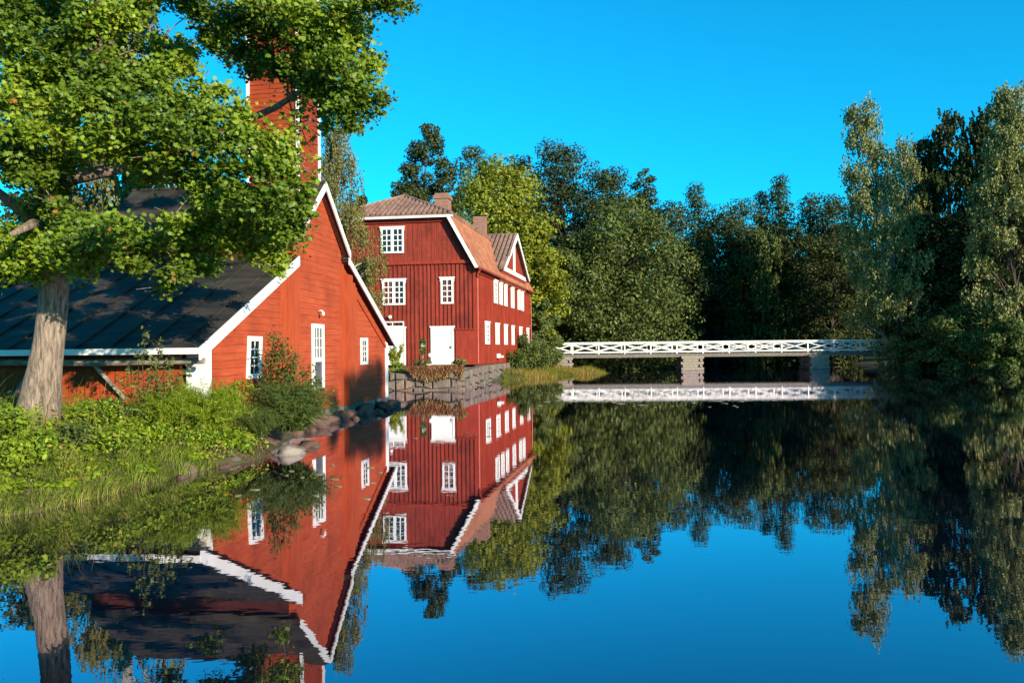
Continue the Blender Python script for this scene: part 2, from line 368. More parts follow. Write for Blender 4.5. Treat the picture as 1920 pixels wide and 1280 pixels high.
def ground_z(P):
    P = np.atleast_2d(np.asarray(P, float)); d = poly_dist(P, WATER); x, y = P[:, 0], P[:, 1]
    bank = .80 * (1 - np.exp(-np.maximum(d, 0) / .75))               # grassy left bank
    low = .45 * (1 - np.exp(-np.maximum(d, 0) / .6)); far = .35 * (1 - np.exp(-np.maximum(d, 0) / 2)) + np.clip(d - 4, 0, 60) * .10
    wl = np.clip((14.5 - y) / 2, 0, 1) * (x < 0); wm = np.clip(1 - wl, 0, 1) * (x < 2) * (y < 50)
    z = bank * wl + low * wm + far * (1 - wl - wm)
    z = np.where(d < 0, np.maximum(-1.0, d * .8), z)
    return z + np.where(d > .3, .06 * np.sin(x * 2.1 + y) * np.cos(y * 1.7), 0)
def axis(segs):
    out = []
    for a, b, st in segs: out += list(np.arange(a, b, st))
    out.append(segs[-1][1]); return np.array(out)
xs = axis([(-900, -100, 80), (-100, -20, 8), (-20, -12, 1), (-12, -2.5, .22), (-2.5, 10, .5), (10, 55, 1.2), (55, 100, 6), (100, 900, 80)])
ys = axis([(-300, -20, 40), (-20, 2, 2), (2, 6, .5), (6, 30, .25), (30, 60, .6), (60, 110, 1.5), (110, 200, 10), (200, 1500, 100)])
X, Y = np.meshgrid(xs, ys); Pg = np.stack([X.ravel(), Y.ravel()], 1); Z = ground_z(Pg)
nx, ny = len(xs), len(ys); idx = np.arange(nx * ny).reshape(ny, nx)
F = np.stack([idx[:-1, :-1].ravel(), idx[:-1, 1:].ravel(), idx[1:, 1:].ravel(), idx[1:, :-1].ravel()], 1)
me = np_mesh('ground', np.column_stack([Pg, Z]), F); me.polygons.foreach_set('use_smooth', [True] * len(me.polygons))
tag(link('ground', me, M['soil']), kind='structure')

def mat_water():
    m, t, b = nodes('pond_water')
    g = N(t, 'ShaderNodeBsdfGlossy'); g.inputs['Roughness'].default_value = .0; g.inputs[0].default_value = (.94, .88, 1, 1)
    d = N(t, 'ShaderNodeBsdfDiffuse'); d.inputs[0].default_value = (.002, .006, .014, 1)
    lw = N(t, 'ShaderNodeLayerWeight'); lw.inputs['Blend'].default_value = .5
    # reflectance against the facing angle (1 = grazing)
    fac = ramp(t, lw.outputs['Facing'], [(0, (.03, .03, .03)), (.50, (.18, .18, .18)), (.74, (.52, .52, .52)), (.88, (.80, .80, .80)), (.96, (.92, .92, .92))])
    mx = N(t, 'ShaderNodeMixShader'); t.links.new(fac, mx.inputs[0]); t.links.new(d.outputs[0], mx.inputs[1]); t.links.new(g.outputs[0], mx.inputs[2])
    t.links.new(mx.outputs[0], t.nodes['Material Output'].inputs[0]); t.nodes.remove(b)
    oc = objco(t)
    n1 = noise(t, 7.0, mapping(t, oc, (.5, 1.0, 1)), 2, .5); n2 = noise(t, .35, oc, 2)
    h = mathn(t, 'ADD', mathn(t, 'MULTIPLY', n1, .00045), mathn(t, 'MULTIPLY', n2, .0008))
    bp = N(t, 'ShaderNodeBump'); bp.inputs['Strength'].default_value = 1; bp.inputs['Distance'].default_value = 1.0
    t.links.new(h, bp.inputs['Height']); t.links.new(bp.outputs[0], g.inputs['Normal'])
    return m
wm = MB().add([(-30, -30, 0), (80, -30, 0), (80, 110, 0), (-30, 110, 0)], [(0, 1, 2, 3)]).mesh('water')
tag(link('water', wm, mat_water()), kind='structure')

# ------------------------------------------------------------------ red cabin by the water
O1 = Vector((-5.64, 14.97, 0)); a1 = Vector(D1); l1 = Vector((-D1[1], D1[0], 0)); UP = Vector((0, 0, 1))
def P1(r, s, z): return O1 + l1 * r + a1 * s + UP * z
cabin = empty('red_cabin', P1(2.6, 5.9, .3), 'orange red plank cabin with black sheet roof and white bargeboards at the water', 'cabin')
SE, SK, SR = -.75, 3.6, 5.38            # eave, kink, ridge distance along the gable
def mir(s): return 2 * SR - s
LEN = 5.1
g = MB()
wall_outline = [(0, .25), (0, 2.12), (3.75, 3.95), (3.75, 4.5), (SR, 5.96), (7.0, 4.5), (7.0, 4.28), (11.2, 2.16), (11.2, .25)]
g.prism([P1(0, s, z) for s, z in wall_outline], l1 * .15); g.build('gable_wall', M['cabin_wall'], cabin)
# side and rear walls
g = MB(); g.box(P1(4.3, -.16, 1.1), l1 * 3.8, a1 * .05, UP * .82); g.build('front_wall', M['cabin_front'], cabin)
g = MB(); g.box(P1(.22, -.03, 1.07), l1 * .24, a1 * .025, UP * .83)
g.build('white_corner_panel', M['white'], cabin)
g = MB(); g.box(P1(4.2, 11.1, 1.1), l1 * 4.0, a1 * .06, UP * .85); g.box(P1(8.1, 6, 1.1), l1 * .06, a1 * 5.2, UP * .85)
g.prism([P1(5.1, s, z) for s, z in [(3.8, 1.9), (3.8, 4.5), (SR, 5.9), (6.96, 4.5), (6.96, 1.9)]], l1 * .1); g.build('rear_wall', M['cabin_front'], cabin)
MB().box(P1(2.65, 3.80, 4.1), l1 * 2.5, a1 * .04, UP * .36).build('clerestory_wall', M['soffit'], cabin)  # red wall given a dark colour that stands in for the eave's shade
MB().box(P1(2.46, SK + .02, 4.39), l1 * 2.62, a1 * .015, UP * .08).build('eave_shade_board', M['metal_roof'], cabin)  # added black strip, narrows the clerestory to a thin shaded line
# corner boards and the two vertical boxed posts
g = MB()
def vboard(g, s0, s1, z0, z1a, z1b, out): g.prism([P1(-out, s0, z0), P1(-out, s1, z0), P1(-out, s1, z1b), P1(-out, s0, z1a)], l1 * (out + .01))
def rake(s):
    return 2.12 + s * .488 if s < 3.75 else 4.4 + (s - 3.75) * .88 if s < SR else 5.9 - (s - SR) * .9 if s < 7 else 4.28 - (s - 7) * .505
for s0, s1, o in ((3.14, 3.36, .035), (3.40, 3.70, .06), (3.74, 4.10, .035), (6.9, 7.1, .035), (7.22, 7.62, .12), (7.66, 7.98, .07), (8.0, 8.2, .04)):
    zt = min(rake(s0), rake(s1), 4.3 if s0 < 6 else 9) - .03
    g = MB(); vboard(g, s0, s1, .3, zt, zt, o); g.build('corner_board', M['red_trim'], cabin)
g = MB()
g.prism([P1(-.04, 8.25, 3.42), P1(-.04, 11.0, 2.02), P1(-.04, 11.0, 1.90), P1(-.04, 8.25, 3.30)], l1 * .05)
g.build('rake_board', M['red_trim'], cabin)
g = MB(); vboard(g, 11.0, 11.23, .28, 2.1, 2.05, .03); g.box(P1(.2, 11.25, 1.15), l1 * .2, a1 * .02, UP * .87); g.build('white_corner_board', M['white'], cabin)

# roofs: slabs with standing seams
OV = .20     # gable overhang
def slab(g, pts, th): # polygon pts, thickness downwards along the normal
    n = (Vector(pts[1]) - Vector(pts[0])).cross(Vector(pts[2]) - Vector(pts[0])).normalized()
    if n.z < 0: n = -n
    g.prism(pts, -n * th); return n
roof = MB(); seam_specs = []
def roof_poly(pts, spacing, off=.3, ud=None):
    n = slab(roof, pts, .06); u = ud or l1; v = n.cross(u).normalized()
    roof.strips(pts, u, v, n, spacing, .018, .03, off)
roof_poly([P1(-OV, SR, 6.07), P1(LEN, SR, 6.07), P1(LEN, SK, 4.5), P1(-OV, SK, 4.5)], .62, .35)
roof_poly([P1(-OV, SR, 6.07), P1(LEN, SR, 6.07), P1(LEN, mir(SK), 4.5), P1(-OV, mir(SK), 4.5)], .62, .35)
HIP = 3.1
roof_poly([P1(-OV, 3.7, 4.01), P1(LEN, 3.7, 4.01), P1(LEN + HIP, SE, 1.87), P1(-OV, SE, 1.87)], .68, .42)
roof_poly([P1(-OV, 7.02, 4.37), P1(LEN, 7.02, 4.37), P1(LEN + HIP, mir(SE), 2.07), P1(-OV, mir(SE), 2.07)], .68, .42)
roof_poly([P1(LEN, 3.7, 4.01), P1(LEN, 7.02, 4.37), P1(LEN + HIP, mir(SE), 2.07), P1(LEN + HIP, SE, 1.87)], .68, .3, a1)
rf = roof.build('roof', M['metal_roof'], cabin)
g = MB(); g.tube([P1(-OV, SR, 6.09), P1(LEN, SR, 6.09)], .04, 8); g.build('ridge_cap', M['metal_roof'], rf)
# bargeboards
g = MB()
def barge(g, s0, z0, s1, z1, wd, out=OV + .03, th=.035):
    a, b = P1(-out, s0, z0), P1(-out, s1, z1)
    g.prism([a, b, b - UP * wd, a - UP * wd], l1 * th)
for s0, z0, s1, z1, wd in ((SE - .02, 1.90, 3.66, 4.03, .225), (SK - .02, 4.53, SR, 6.11, .20), (SR, 6.11, mir(SK) + .02, 4.53, .19), (mir(SK) - .1, 4.37, mir(SE) + .02, 2.10, .19)):
    g = MB(); barge(g, s0, z0, s1, z1, wd); g.build('bargeboard', M['white'], cabin)
g = MB()
for s0, z0, s1, z1 in ((SE, 1.79, 3.66, 3.93), (SK, 4.42, SR, 5.99), (SR, 5.99, mir(SK), 4.42), (7.02, 4.29, mir(SE), 2.0)):
    a, b = P1(-OV + .01, s0, z0), P1(-OV + .01, s1, z1); g.prism([a, b, b - UP * .03, a - UP * .03], l1 * (OV - .02))
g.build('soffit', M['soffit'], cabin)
MB().box(P1(4.0, mir(SE) + .02, 2.03), l1 * 4.2, a1 * .02, UP * .05).build('fascia', M['white'], cabin)
g = MB(); g.box(P1(4.0, SE - .02, 1.84), l1 * 4.2, a1 * .02, UP * .055); g.build('fascia', M['white'], cabin)
g = MB(); g.tube([P1(-.12, -.45, 1.66), P1(2, -.47, 1.64), P1(4.5, -.43, 1.67), P1(8.3, -.45, 1.64)], [.055, .07, .065, .075], 8)
g.build('eave_log', M['grey_wood'], cabin)
for r0, r1_ in ((2.05, 1.55), (3.3, 3.9), (6.2, 5.7)):
    MB().bar(P1(r0, -.45, 1.6), P1(r1_, -.26, .95), .06, .06).build('brace', M['grey_wood'], cabin)
# foundation stones
def rock_mesh(c, r3, seed, sub=3, amp=.28):
    import bmesh
    b = bmesh.new(); bmesh.ops.create_icosphere(b, subdivisions=sub, radius=1); rr = random.Random(seed); off = Vector((rr.random() * 50, rr.random() * 50, rr.random() * 50)); ang = rr.random() * 6.28
    for v in b.verts:
        k = 1 + amp * mnoise.noise(v.co * 1.3 + off) * 1.6 + amp * .35 * mnoise.noise(v.co * 4 + off)
        p = v.co * k; p = Vector((p.x * r3[0], p.y * r3[1], p.z * r3[2]))
        v.co = Matrix.Rotation(ang, 3, 'Z') @ p + Vector(c)
    me = bpy.data.meshes.new('rock'); b.to_mesh(me); b.free(); me.polygons.foreach_set('use_smooth', [True] * len(me.polygons)); return me
g = MB(); g.box(P1(.08, 5.6, .15), l1 * .14, a1 * 5.55, UP * .17); g.build('foundation', M['rock'], cabin)

def window(parent, name, Pf, u0, u1, z0, z1, cols, rows, out, depth_dir, fw_=.09, cap=0, mull=None, mat='white', lean=0, mw=.022):
    """Pf(u, z, o): world point at u along the wall, height z, o metres proud of it"""
    def bx(g, a0, a1_, b0, b1, o0, o1):
        def q(u, z, o): return Pf(u + lean * (z - z0), z, o)
        g.hexa([q(a0, b0, o0), q(a1_, b0, o0), q(a1_, b0, o1), q(a0, b0, o1), q(a0, b1, o0), q(a1_, b1, o0), q(a1_, b1, o1), q(a0, b1, o1)])
    g = MB(); o1 = out
    bx(g, u0, u0 + fw_, z0, z1, .0, o1); bx(g, u1 - fw_, u1, z0, z1, .0, o1)
    bx(g, u0 + fw_, u1 - fw_, z0, z0 + fw_, 0, o1); bx(g, u0 + fw_, u1 - fw_, z1 - fw_, z1, 0, o1)
    if cap: bx(g, u0 - cap, u1 + cap, z1, z1 + .07, 0, o1 + .04); bx(g, u0 - cap * .5, u0, z1 - .18, z1, 0, o1); bx(g, u1, u1 + cap * .5, z1 - .18, z1, 0, o1)
    a0, a1_, b0, b1 = u0 + fw_, u1 - fw_, z0 + fw_, z1 - fw_
    if mull: bx(g, (a0 + a1_) / 2 - mull / 2, (a0 + a1_) / 2 + mull / 2, b0, b1, .006, o1 - .005)
    for h in range(2 if mull else 1):
        if mull: c0, c1 = ((a0, (a0 + a1_) / 2 - mull / 2), ((a0 + a1_) / 2 + mull / 2, a1_))[h]
        else: c0, c1 = a0, a1_
        for i in range(1, cols): x_ = c0 + (c1 - c0) * i / cols; bx(g, x_ - mw / 2, x_ + mw / 2, b0, b1, .008, o1 - .015)
        for j in range(1, rows):
            y_ = b0 + (b1 - b0) * j / rows
            if cols > 1:
                for i in range(cols):
                    e0 = c0 + (c1 - c0) * i / cols + (mw / 2 if i else 0); e1 = c0 + (c1 - c0) * (i + 1) / cols - (mw / 2 if i < cols - 1 else 0)
                    bx(g, e0, e1, y_ - mw / 2, y_ + mw / 2, .009, o1 - .016)
            else: bx(g, c0, c1, y_ - mw / 2, y_ + mw / 2, .009, o1 - .016)
    fr = g.build(name, M[mat], parent)
    g = MB(); bx(g, a0, a1_, b0, b1, .002, .012); g.build('pane', M['glass'], fr); return fr
F1 = lambda u, z, o: P1(-o, u, z)
window(cabin, 'window', F1, 1.40, 2.02, 1.26, 2.14, 2, 4, .04, None, .10, lean=.09)
window(cabin, 'window', F1, 8.56, 9.17, 1.41, 2.2, 2, 4, .04, None, .09)
d = window(cabin, 'door', F1, 4.87, 5.62, 1.55, 2.5, 3, 3, .05, None, .11)
for (u0, u1, z0, z1, o) in ((4.87, 4.98, .85, 1.55, .05), (5.51, 5.62, .85, 1.55, .05)): MB().hexa([F1(u0, z0, 0), F1(u1, z0, 0), F1(u1, z0, o), F1(u0, z0, o), F1(u0, z1, 0), F1(u1, z1, 0), F1(u1, z1, o), F1(u0, z1, o)]).build('door_frame', M['white'], d)
g = MB(); g.hexa([F1(4.98, .85, 0), F1(5.51, .85, 0), F1(5.51, .85, .02), F1(4.98, .85, .02), F1(4.98, 1.65, 0), F1(5.51, 1.65, 0), F1(5.51, 1.65, .02), F1(4.98, 1.65, .02)])
g.build('door_panel', mat_noise('dark_door', (.05, .055, .065), (.09, .09, .10), 3, .4, .1), d)
g = MB(); g.tube([F1(5.25, 2.82, 0), F1(5.25, 2.84, .12), F1(5.25, 2.80, .16)], [.018, .018, .025], 8)
g.lathe(F1(5.25, 2.72, .16), [(.015, .1), (.035, .07), (.042, .03), (.03, 0), (.01, -.02)], 10); g.build('wall_lamp', M['white'], cabin, smooth=True)

# tower
tw = empty('wooden_tower', P1(1.1, 6.0, 5.2), 'tall red plank tower with white corner trim rising through the cabin roof', 'tower')
r0, r1_, s0, s1 = .37, 1.65, 4.98, 6.28; z0, z1 = 5.0, 14.2
MB().box(P1((r0 + r1_) / 2, s0 + .04, (z0 + z1) / 2), l1 * (r1_ - r0) / 2, a1 * .04, UP * (z1 - z0) / 2).build('front_boards', M['tower_front'], tw)
g = MB(); g.box(P1(r0 + .04, (s0 + s1) / 2 + .04, (z0 + z1) / 2), l1 * .04, a1 * ((s1 - s0) / 2 - .04), UP * (z1 - z0) / 2)
g.box(P1(r1_ - .04, (s0 + s1) / 2 + .04, (z0 + z1) / 2), l1 * .04, a1 * ((s1 - s0) / 2 - .04), UP * (z1 - z0) / 2)
g.box(P1((r0 + r1_) / 2, s1 + .04, (z0 + z1) / 2), l1 * (r1_ - r0) / 2, a1 * .04, UP * (z1 - z0) / 2); g.build('side_boards', M['tower_wall'], tw)
for (r, s) in ((r0 - .012, s0 - .012), (r1_ + .012, s0 - .012), (r0 - .012, s1 + .09), (r1_ + .012, s1 + .09)):
    g = MB(); g.box(P1(r, s, (z0 + z1) / 2), l1 * .035, a1 * .035, UP * ((z1 - z0) / 2 + .01)); g.build('corner_trim', M['white'], tw)
g = MB(); c = P1((r0 + r1_) / 2, (s0 + s1) / 2 + .04, 0); hx, hy = (r1_ - r0) / 2 + .3, (s1 - s0) / 2 + .3
base = [c + l1 * i * hx + a1 * j * hy + UP * z1 for i, j in ((-1, -1), (1, -1), (1, 1), (-1, 1))]
g.add(base + [b + UP * .08 for b in base] + [c + UP * (z1 + 1.1)], [(0, 1, 2, 3), (0, 1, 5, 4), (1, 2, 6, 5), (2, 3, 7, 6), (3, 0, 4, 7), (4, 5, 8), (5, 6, 8), (6, 7, 8), (7, 4, 8)])
g.build('tower_roof', M['metal_roof'], tw)

# ------------------------------------------------------------------ big red house on the terrace
O2 = Vector((-1.93, 43.2, 0)); a2 = Vector(S2); l2 = -Vector(G2)
def P2(r, s, z): return O2 + l2 * r + a2 * s + UP * z
house = empty('red_manor_house', P2(4.7, 9, 1.0), 'large dark red timber house with clay tile mansard roof and white windows', 'house')
W2, L2, ZE, ZB = 9.5, 18.6, 6.35, 9.12
RB = 1.4   # horizontal run of the steep lower slope
g = MB(); gp = [(0, 1.0), (W2, 1.0), (W2, ZE), (W2 - RB, ZB), (RB, ZB), (0, ZE)]
MB().prism([P2(r, L2, z) for r, z in gp], a2 * -.2).build('rear_wall', M['house_gable'], house)
g.prism([P2(r, 0, z) for r, z in gp], a2 * .2)
# battens on the lower storeys, boards above
nG = (-a2); low = [P2(0, -.001, 1.02), P2(W2, -.001, 1.02), P2(W2, -.001, 6.5), P2(0, -.001, 6.5)]
g.strips(low, l2, UP, nG, .24, .075, .05, .12, .12)
up_ = [P2(.1, -.001, 6.72), P2(W2 - .1, -.001, 6.72), P2(W2 - RB, -.001, 9.0), P2(RB, -.001, 9.0)]
g.strips(up_, l2, UP, nG, .27, .03, .014, .1, .1)
g.build('gable_wall', M['house_gable'], house)
g = MB(); g.hexa([P2(-.001, .0, 1.0), P2(.2, .201, 1.0), P2(.2, L2 - .201, 1.0), P2(-.001, L2, 1.0), P2(-.001, 0, ZE), P2(.2, .201, ZE), P2(.2, L2 - .201, ZE), P2(-.001, L2, ZE)])
MB().hexa([P2(W2, .0, 1.0), P2(W2 - .2, .201, 1.0), P2(W2 - .2, L2 - .201, 1.0), P2(W2, L2, 1.0), P2(W2, 0, ZE), P2(W2 - .2, .201, ZE), P2(W2 - .2, L2 - .201, ZE), P2(W2, L2, ZE)]).build('side_wall', M['house_side'], house)
g.strips([P2(-.002, .05, 1.02), P2(-.002, L2, 1.02), P2(-.002, L2, 6.1), P2(-.002, .05, 6.1)], a2, UP, -l2, .24, .05, .022, .12, .1)
g.build('side_wall', M['house_side'], house)
g = MB(); g.box(P2(W2 / 2, -.07, 6.60), l2 * (W2 / 2 + .02), a2 * .07, UP * .09)
g.box(P2(W2 / 2, -.06, 8.92), l2 * (W2 / 2 - RB + .05), a2 * .06, UP * .11)
g.box(P2(-.05, L2 / 2, 6.1), l2 * .05, a2 * L2 / 2, UP * .1)
g.box(P2(.06, -.045, 3.65), l2 * .07, a2 * .02, UP * 2.6); g.box(P2(-.03, .07, 3.6), l2 * .02, a2 * .07, UP * 2.55)
g.box(P2(.62, -.05, 1.95), l2 * .5, a2 * .025, UP * .92); g.box(P2(.6, -.07, 2.93), l2 * .62, a2 * .05, UP * .03)
g.build('trim_boards', M['house_trim'], house)
# mansard roof
TH = .08; e = .42
ZR = 10.78; HR = 2.7
roofm = MB(); rolls = MB()
def tslab(g, pts, ud, spacing=.26, w_=.11, h_=.06):
    n = slab(g, pts, .09); v = n.cross(Vector(ud)).normalized(); g.strips(pts, ud, v, n, spacing, w_, h_, .1)
es = .32 / (ZB - ZE) # eave overhang along slope
re, ze = -.22, ZE - .12
for sgn in (0, 1):
    f = (lambda r: r) if sgn == 0 else (lambda r: W2 - r)
    pts = [P2(f(re - .06), -e, ze), P2(f(re - .06), L2 + e, ze), P2(f(RB - .05), L2 + e, ZB + .07), P2(f(RB - .05), -e, ZB + .07)]
    tslab(roofm, pts, a2)
r1_o = roofm.build('steep_roof', M['tile_red'], house)
g = MB(); B0 = RB - .22
zb = ZB + .06
for sgn in (0, 1):
    f = (lambda r: r) if sgn == 0 else (lambda r: W2 - r)
    tslab(g, [P2(f(B0), -e - .05, zb), P2(f(B0), L2 + e, zb), P2(f(W2 / 2), L2 - HR, ZR), P2(f(W2 / 2), HR, ZR)], a2, .29, .13, .10)
tslab(g, [P2(B0, -e - .05, zb), P2(W2 - B0, -e - .05, zb), P2(W2 / 2, HR, ZR)], l2, .29, .13, .10)
tslab(g, [P2(B0, L2 + e, zb), P2(W2 - B0, L2 + e, zb), P2(W2 / 2, L2 - HR, ZR)], l2, .29, .13, .10)
r2_o = g.build('top_roof', M['tile_old'], house)
g = MB()
for k in (B0, W2 - B0):
    g.tube([P2(k, -e - .03, zb + .05), P2(W2 / 2, HR, ZR + .07)], .09, 8); g.tube([P2(k, L2 + e, zb + .05), P2(W2 / 2, L2 - HR, ZR + .07)], .09, 8)
g.tube([P2(W2 / 2, HR, ZR + .07), P2(W2 / 2, L2 - HR, ZR + .07)], .09, 8)
g.build('ridge_tiles', M['tile_old'], r2_o)
# white verge boards and cornice
g = MB()
g.box(P2(W2 / 2, -e - .02, zb - .13), l2 * (W2 / 2 - B0 + .05), a2 * .02, UP * .06)
for sgn in (0, 1):
    f = (lambda r: r) if sgn == 0 else (lambda r: W2 - r)
    a, b = P2(f(re - .05), -e - .02, ze - .02), P2(f(RB - .06), -e - .02, ZB + .0)
    g.prism([a, b, b + (l2 if sgn == 0 else -l2) * .2, a + (l2 if sgn == 0 else -l2) * .2], a2 * .04)
g.build('verge_board', M['white'], house)
g = MB()
for sgn in (0, 1):
    f = (lambda r: r) if sgn == 0 else (lambda r: W2 - r)
    a, b = P2(f(re + .12), -e + .03, ze - .05), P2(f(RB + .1), -e + .03, ZB - .06); g.prism([a, b, b + a2 * (e - .03), a + a2 * (e - .03)], (l2 if sgn == 0 else -l2) * .04)
g.box(P2(W2 / 2, -e / 2, zb - .2), l2 * (W2 / 2 - RB), a2 * (e / 2 - .03), UP * .02)
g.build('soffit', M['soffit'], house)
MB().tube([P2(re - .12, -e - .1, ze - .02), P2(re - .12, 5.9, ze - .02)], .075, 8).build('gutter', M['gutter'], house); MB().tube([P2(re - .12, 16.3, ze - .02), P2(re - .12, L2 + e + .1, ze - .02)], .075, 8).build('gutter', M['gutter'], house)
g = MB(); g.tube([P2(re - .12, -.25, ze - .05), P2(re + .1, -.1, ze - .35), P2(-.08, .1, ze - .55), P2(-.08, .1, 1.1)], .05, 8).build('downpipe', M['gutter'], house); g = MB()
g.tube([P2(-.1, L2 + .08, ze - .5), P2(-.1, L2 + .08, 1.1)], .05, 8); g.build('downpipe', M['gutter'], house)
# dormer gable on the long side
dor0, dor1, dorm, dz0, dz1 = 6.2, 16.0, 11.0, 6.9, 9.55
g = MB(); g.prism([P2(-.16, dor0 + .1, ZE - .3), P2(-.16, dor1 - .1, ZE - .3), P2(-.16, dor1 - .1, dz0), P2(-.16, dorm, dz1 - .12), P2(-.16, dor0 + .1, dz0)], l2 * .3)
dw = g.build('wall_dormer', M['house_side'], house)
g = MB()
for sgn in (0, 1):
    sE = dor0 - .15 if sgn == 0 else dor1 + .15
    zE = dz0 - .08
    tslab(g, [P2(-.42, sE, zE), P2(-.42, dorm, dz1 + .05), P2(3.0, dorm, dz1 + .05), P2(1.0, sE, zE)], l2, .29, .13, .09)
g.build('dormer_roof', M['tile_old'], dw)
g = MB()
for sE in (dor0 - .2, dor1 + .2):
    a, b = P2(-.47, sE, dz0 - .1), P2(-.47, dorm, dz1 + .1); g.prism([a, b, b - UP * .36, a + (a1 * .55 if sE < dorm else a1 * -.55)], l2 * .05)
g.prism([P2(-.24, dor0, dz0 - .12), P2(-.24, dor1, dz0 - .12), P2(-.24, dor1 - .3, dz0 + .16), P2(-.24, dor0 + .3, dz0 + .16)], l2 * .07)
g.prism([P2(-.22, dorm - .32, dz0 + .16), P2(-.22, dorm + .32, dz0 + .16), P2(-.22, dorm + .32, dz1 - .5), P2(-.22, dorm - .32, dz1 - .5)], l2 * .05)
g.build('dormer_trim', M['white'], dw)
# chimneys
def chimney(r, s, zb_, zt, w_, cap=True):
    g = MB(); g.box(P2(r, s, (zb_ + zt) / 2), l2 * w_ / 2, a2 * w_ / 2, UP * (zt - zb_) / 2)
    if cap:
        g.box(P2(r, s, zt + .1), l2 * (w_ / 2 + .07), a2 * (w_ / 2 + .07), UP * .1); g.box(P2(r, s, zt + .27), l2 * (w_ / 2 - .02), a2 * (w_ / 2 - .02), UP * .07)
    return g.build('chimney', M['brick'], r2_o)
q = U(809, 358, 48.0); dd = q - O2; chimney(2.95, 4.4, 9.0, 10.85, .82)
chimney(1.75, 9.3, 8.6, 10.55, .75, False); 
# windows
FG = lambda u, z, o: P2(u, -o - .032, z)
window(house, 'window', FG, 3.97, 5.27, 7.16, 8.56, 2, 4, .06, None, .10, cap=.06, mull=.16, mw=.05)
window(house, 'window', FG, 3.92, 5.20, 4.32, 5.70, 2, 4, .06, None, .10, cap=.08, mull=.16, mw=.05)
window(house, 'window', FG, 1.22, 1.92, 4.33, 5.72, 2, 4, .06, None, .10, cap=.08, mw=.05)
window(house, 'window', FG, 4.0, 5.3, 3.12, 3.42, 2, 1, .05, None, .06, cap=.0, mw=.05)
def bigdoor(u0, u1, z0, z1, name):
    def bx(g, a0, a1_, b0, b1, o0, o1): g.hexa([FG(a0, b0, o0), FG(a1_, b0, o0), FG(a1_, b0, o1), FG(a0, b0, o1), FG(a0, b1, o0), FG(a1_, b1, o0), FG(a1_, b1, o1), FG(a0, b1, o1)])
    g = MB(); bx(g, u0 + .1, u1 - .1, z0, z1 - .08, 0, .03)
    k = u0 + .1
    while k < u1 - .12: bx(g, k, k + .012, z0, z1 - .08, .03, .036); k += .16
    dr = g.build(name, M['white'], house)
    g = MB(); bx(g, u0, u0 + .1, z0, z1, 0, .06); bx(g, u1 - .1, u1, z0, z1, 0, .06); bx(g, u0 - .05, u1 + .05, z1, z1 + .08, 0, .1); bx(g, u0 + .1, u1 - .1, z1 - .08, z1, 0, .06)
    g.build('door_frame', M['white'], dr)
    g = MB(); bx(g, u0 + .16, u0 + .2, 1.9, 2.05, .036, .08); g.build('handle', M['iron'], dr)
bigdoor(1.22, 2.5, 1.04, 3.05, 'door'); bigdoor(3.92, 5.25, 1.04, 3.05, 'door')
FS = lambda u, z, o: P2(-o - .026, u, z)
for u0, u1 in ((4.75, 5.85), (6.5, 7.4), (8.1, 9.0), (10.5, 11.6), (13.1, 14.1), (14.65, 15.6)): window(house, 'window', FS, u0, u1, 4.62, 5.98, 2, 4, .05, None, .16, cap=.06, mw=.06)
for u0, u1 in ((2.15, 3.3), (5.15, 6.2), (7.95, 8.95), (10.6, 11.5), (13.7, 14.7), (16.9, 17.9)): window(house, 'window', FS, u0, u1, 2.14, 3.38, 2, 4, .05, None, .16, cap=.06, mw=.06)
g = MB(); g.box(P2(-.14, 5.5, 1.45), l2 * .08, a2 * .2, UP * .13); g.box(P2(-.3, 5.6, 1.4), l2 * .1, a2 * .14, UP * .06); g.build('wall_box', M['white'], house)
g = MB(); g.tube([FG(4.75, 3.62, 0), FG(4.75, 3.72, .12)], .02, 6); g.lathe(FG(4.75, 3.66, .16), [(.02, -.1), (.09, -.06), (.11, 0), (.09, .07), (.03, .1)], 12); g.build('door_lamp', M['white'], house, smooth=True)

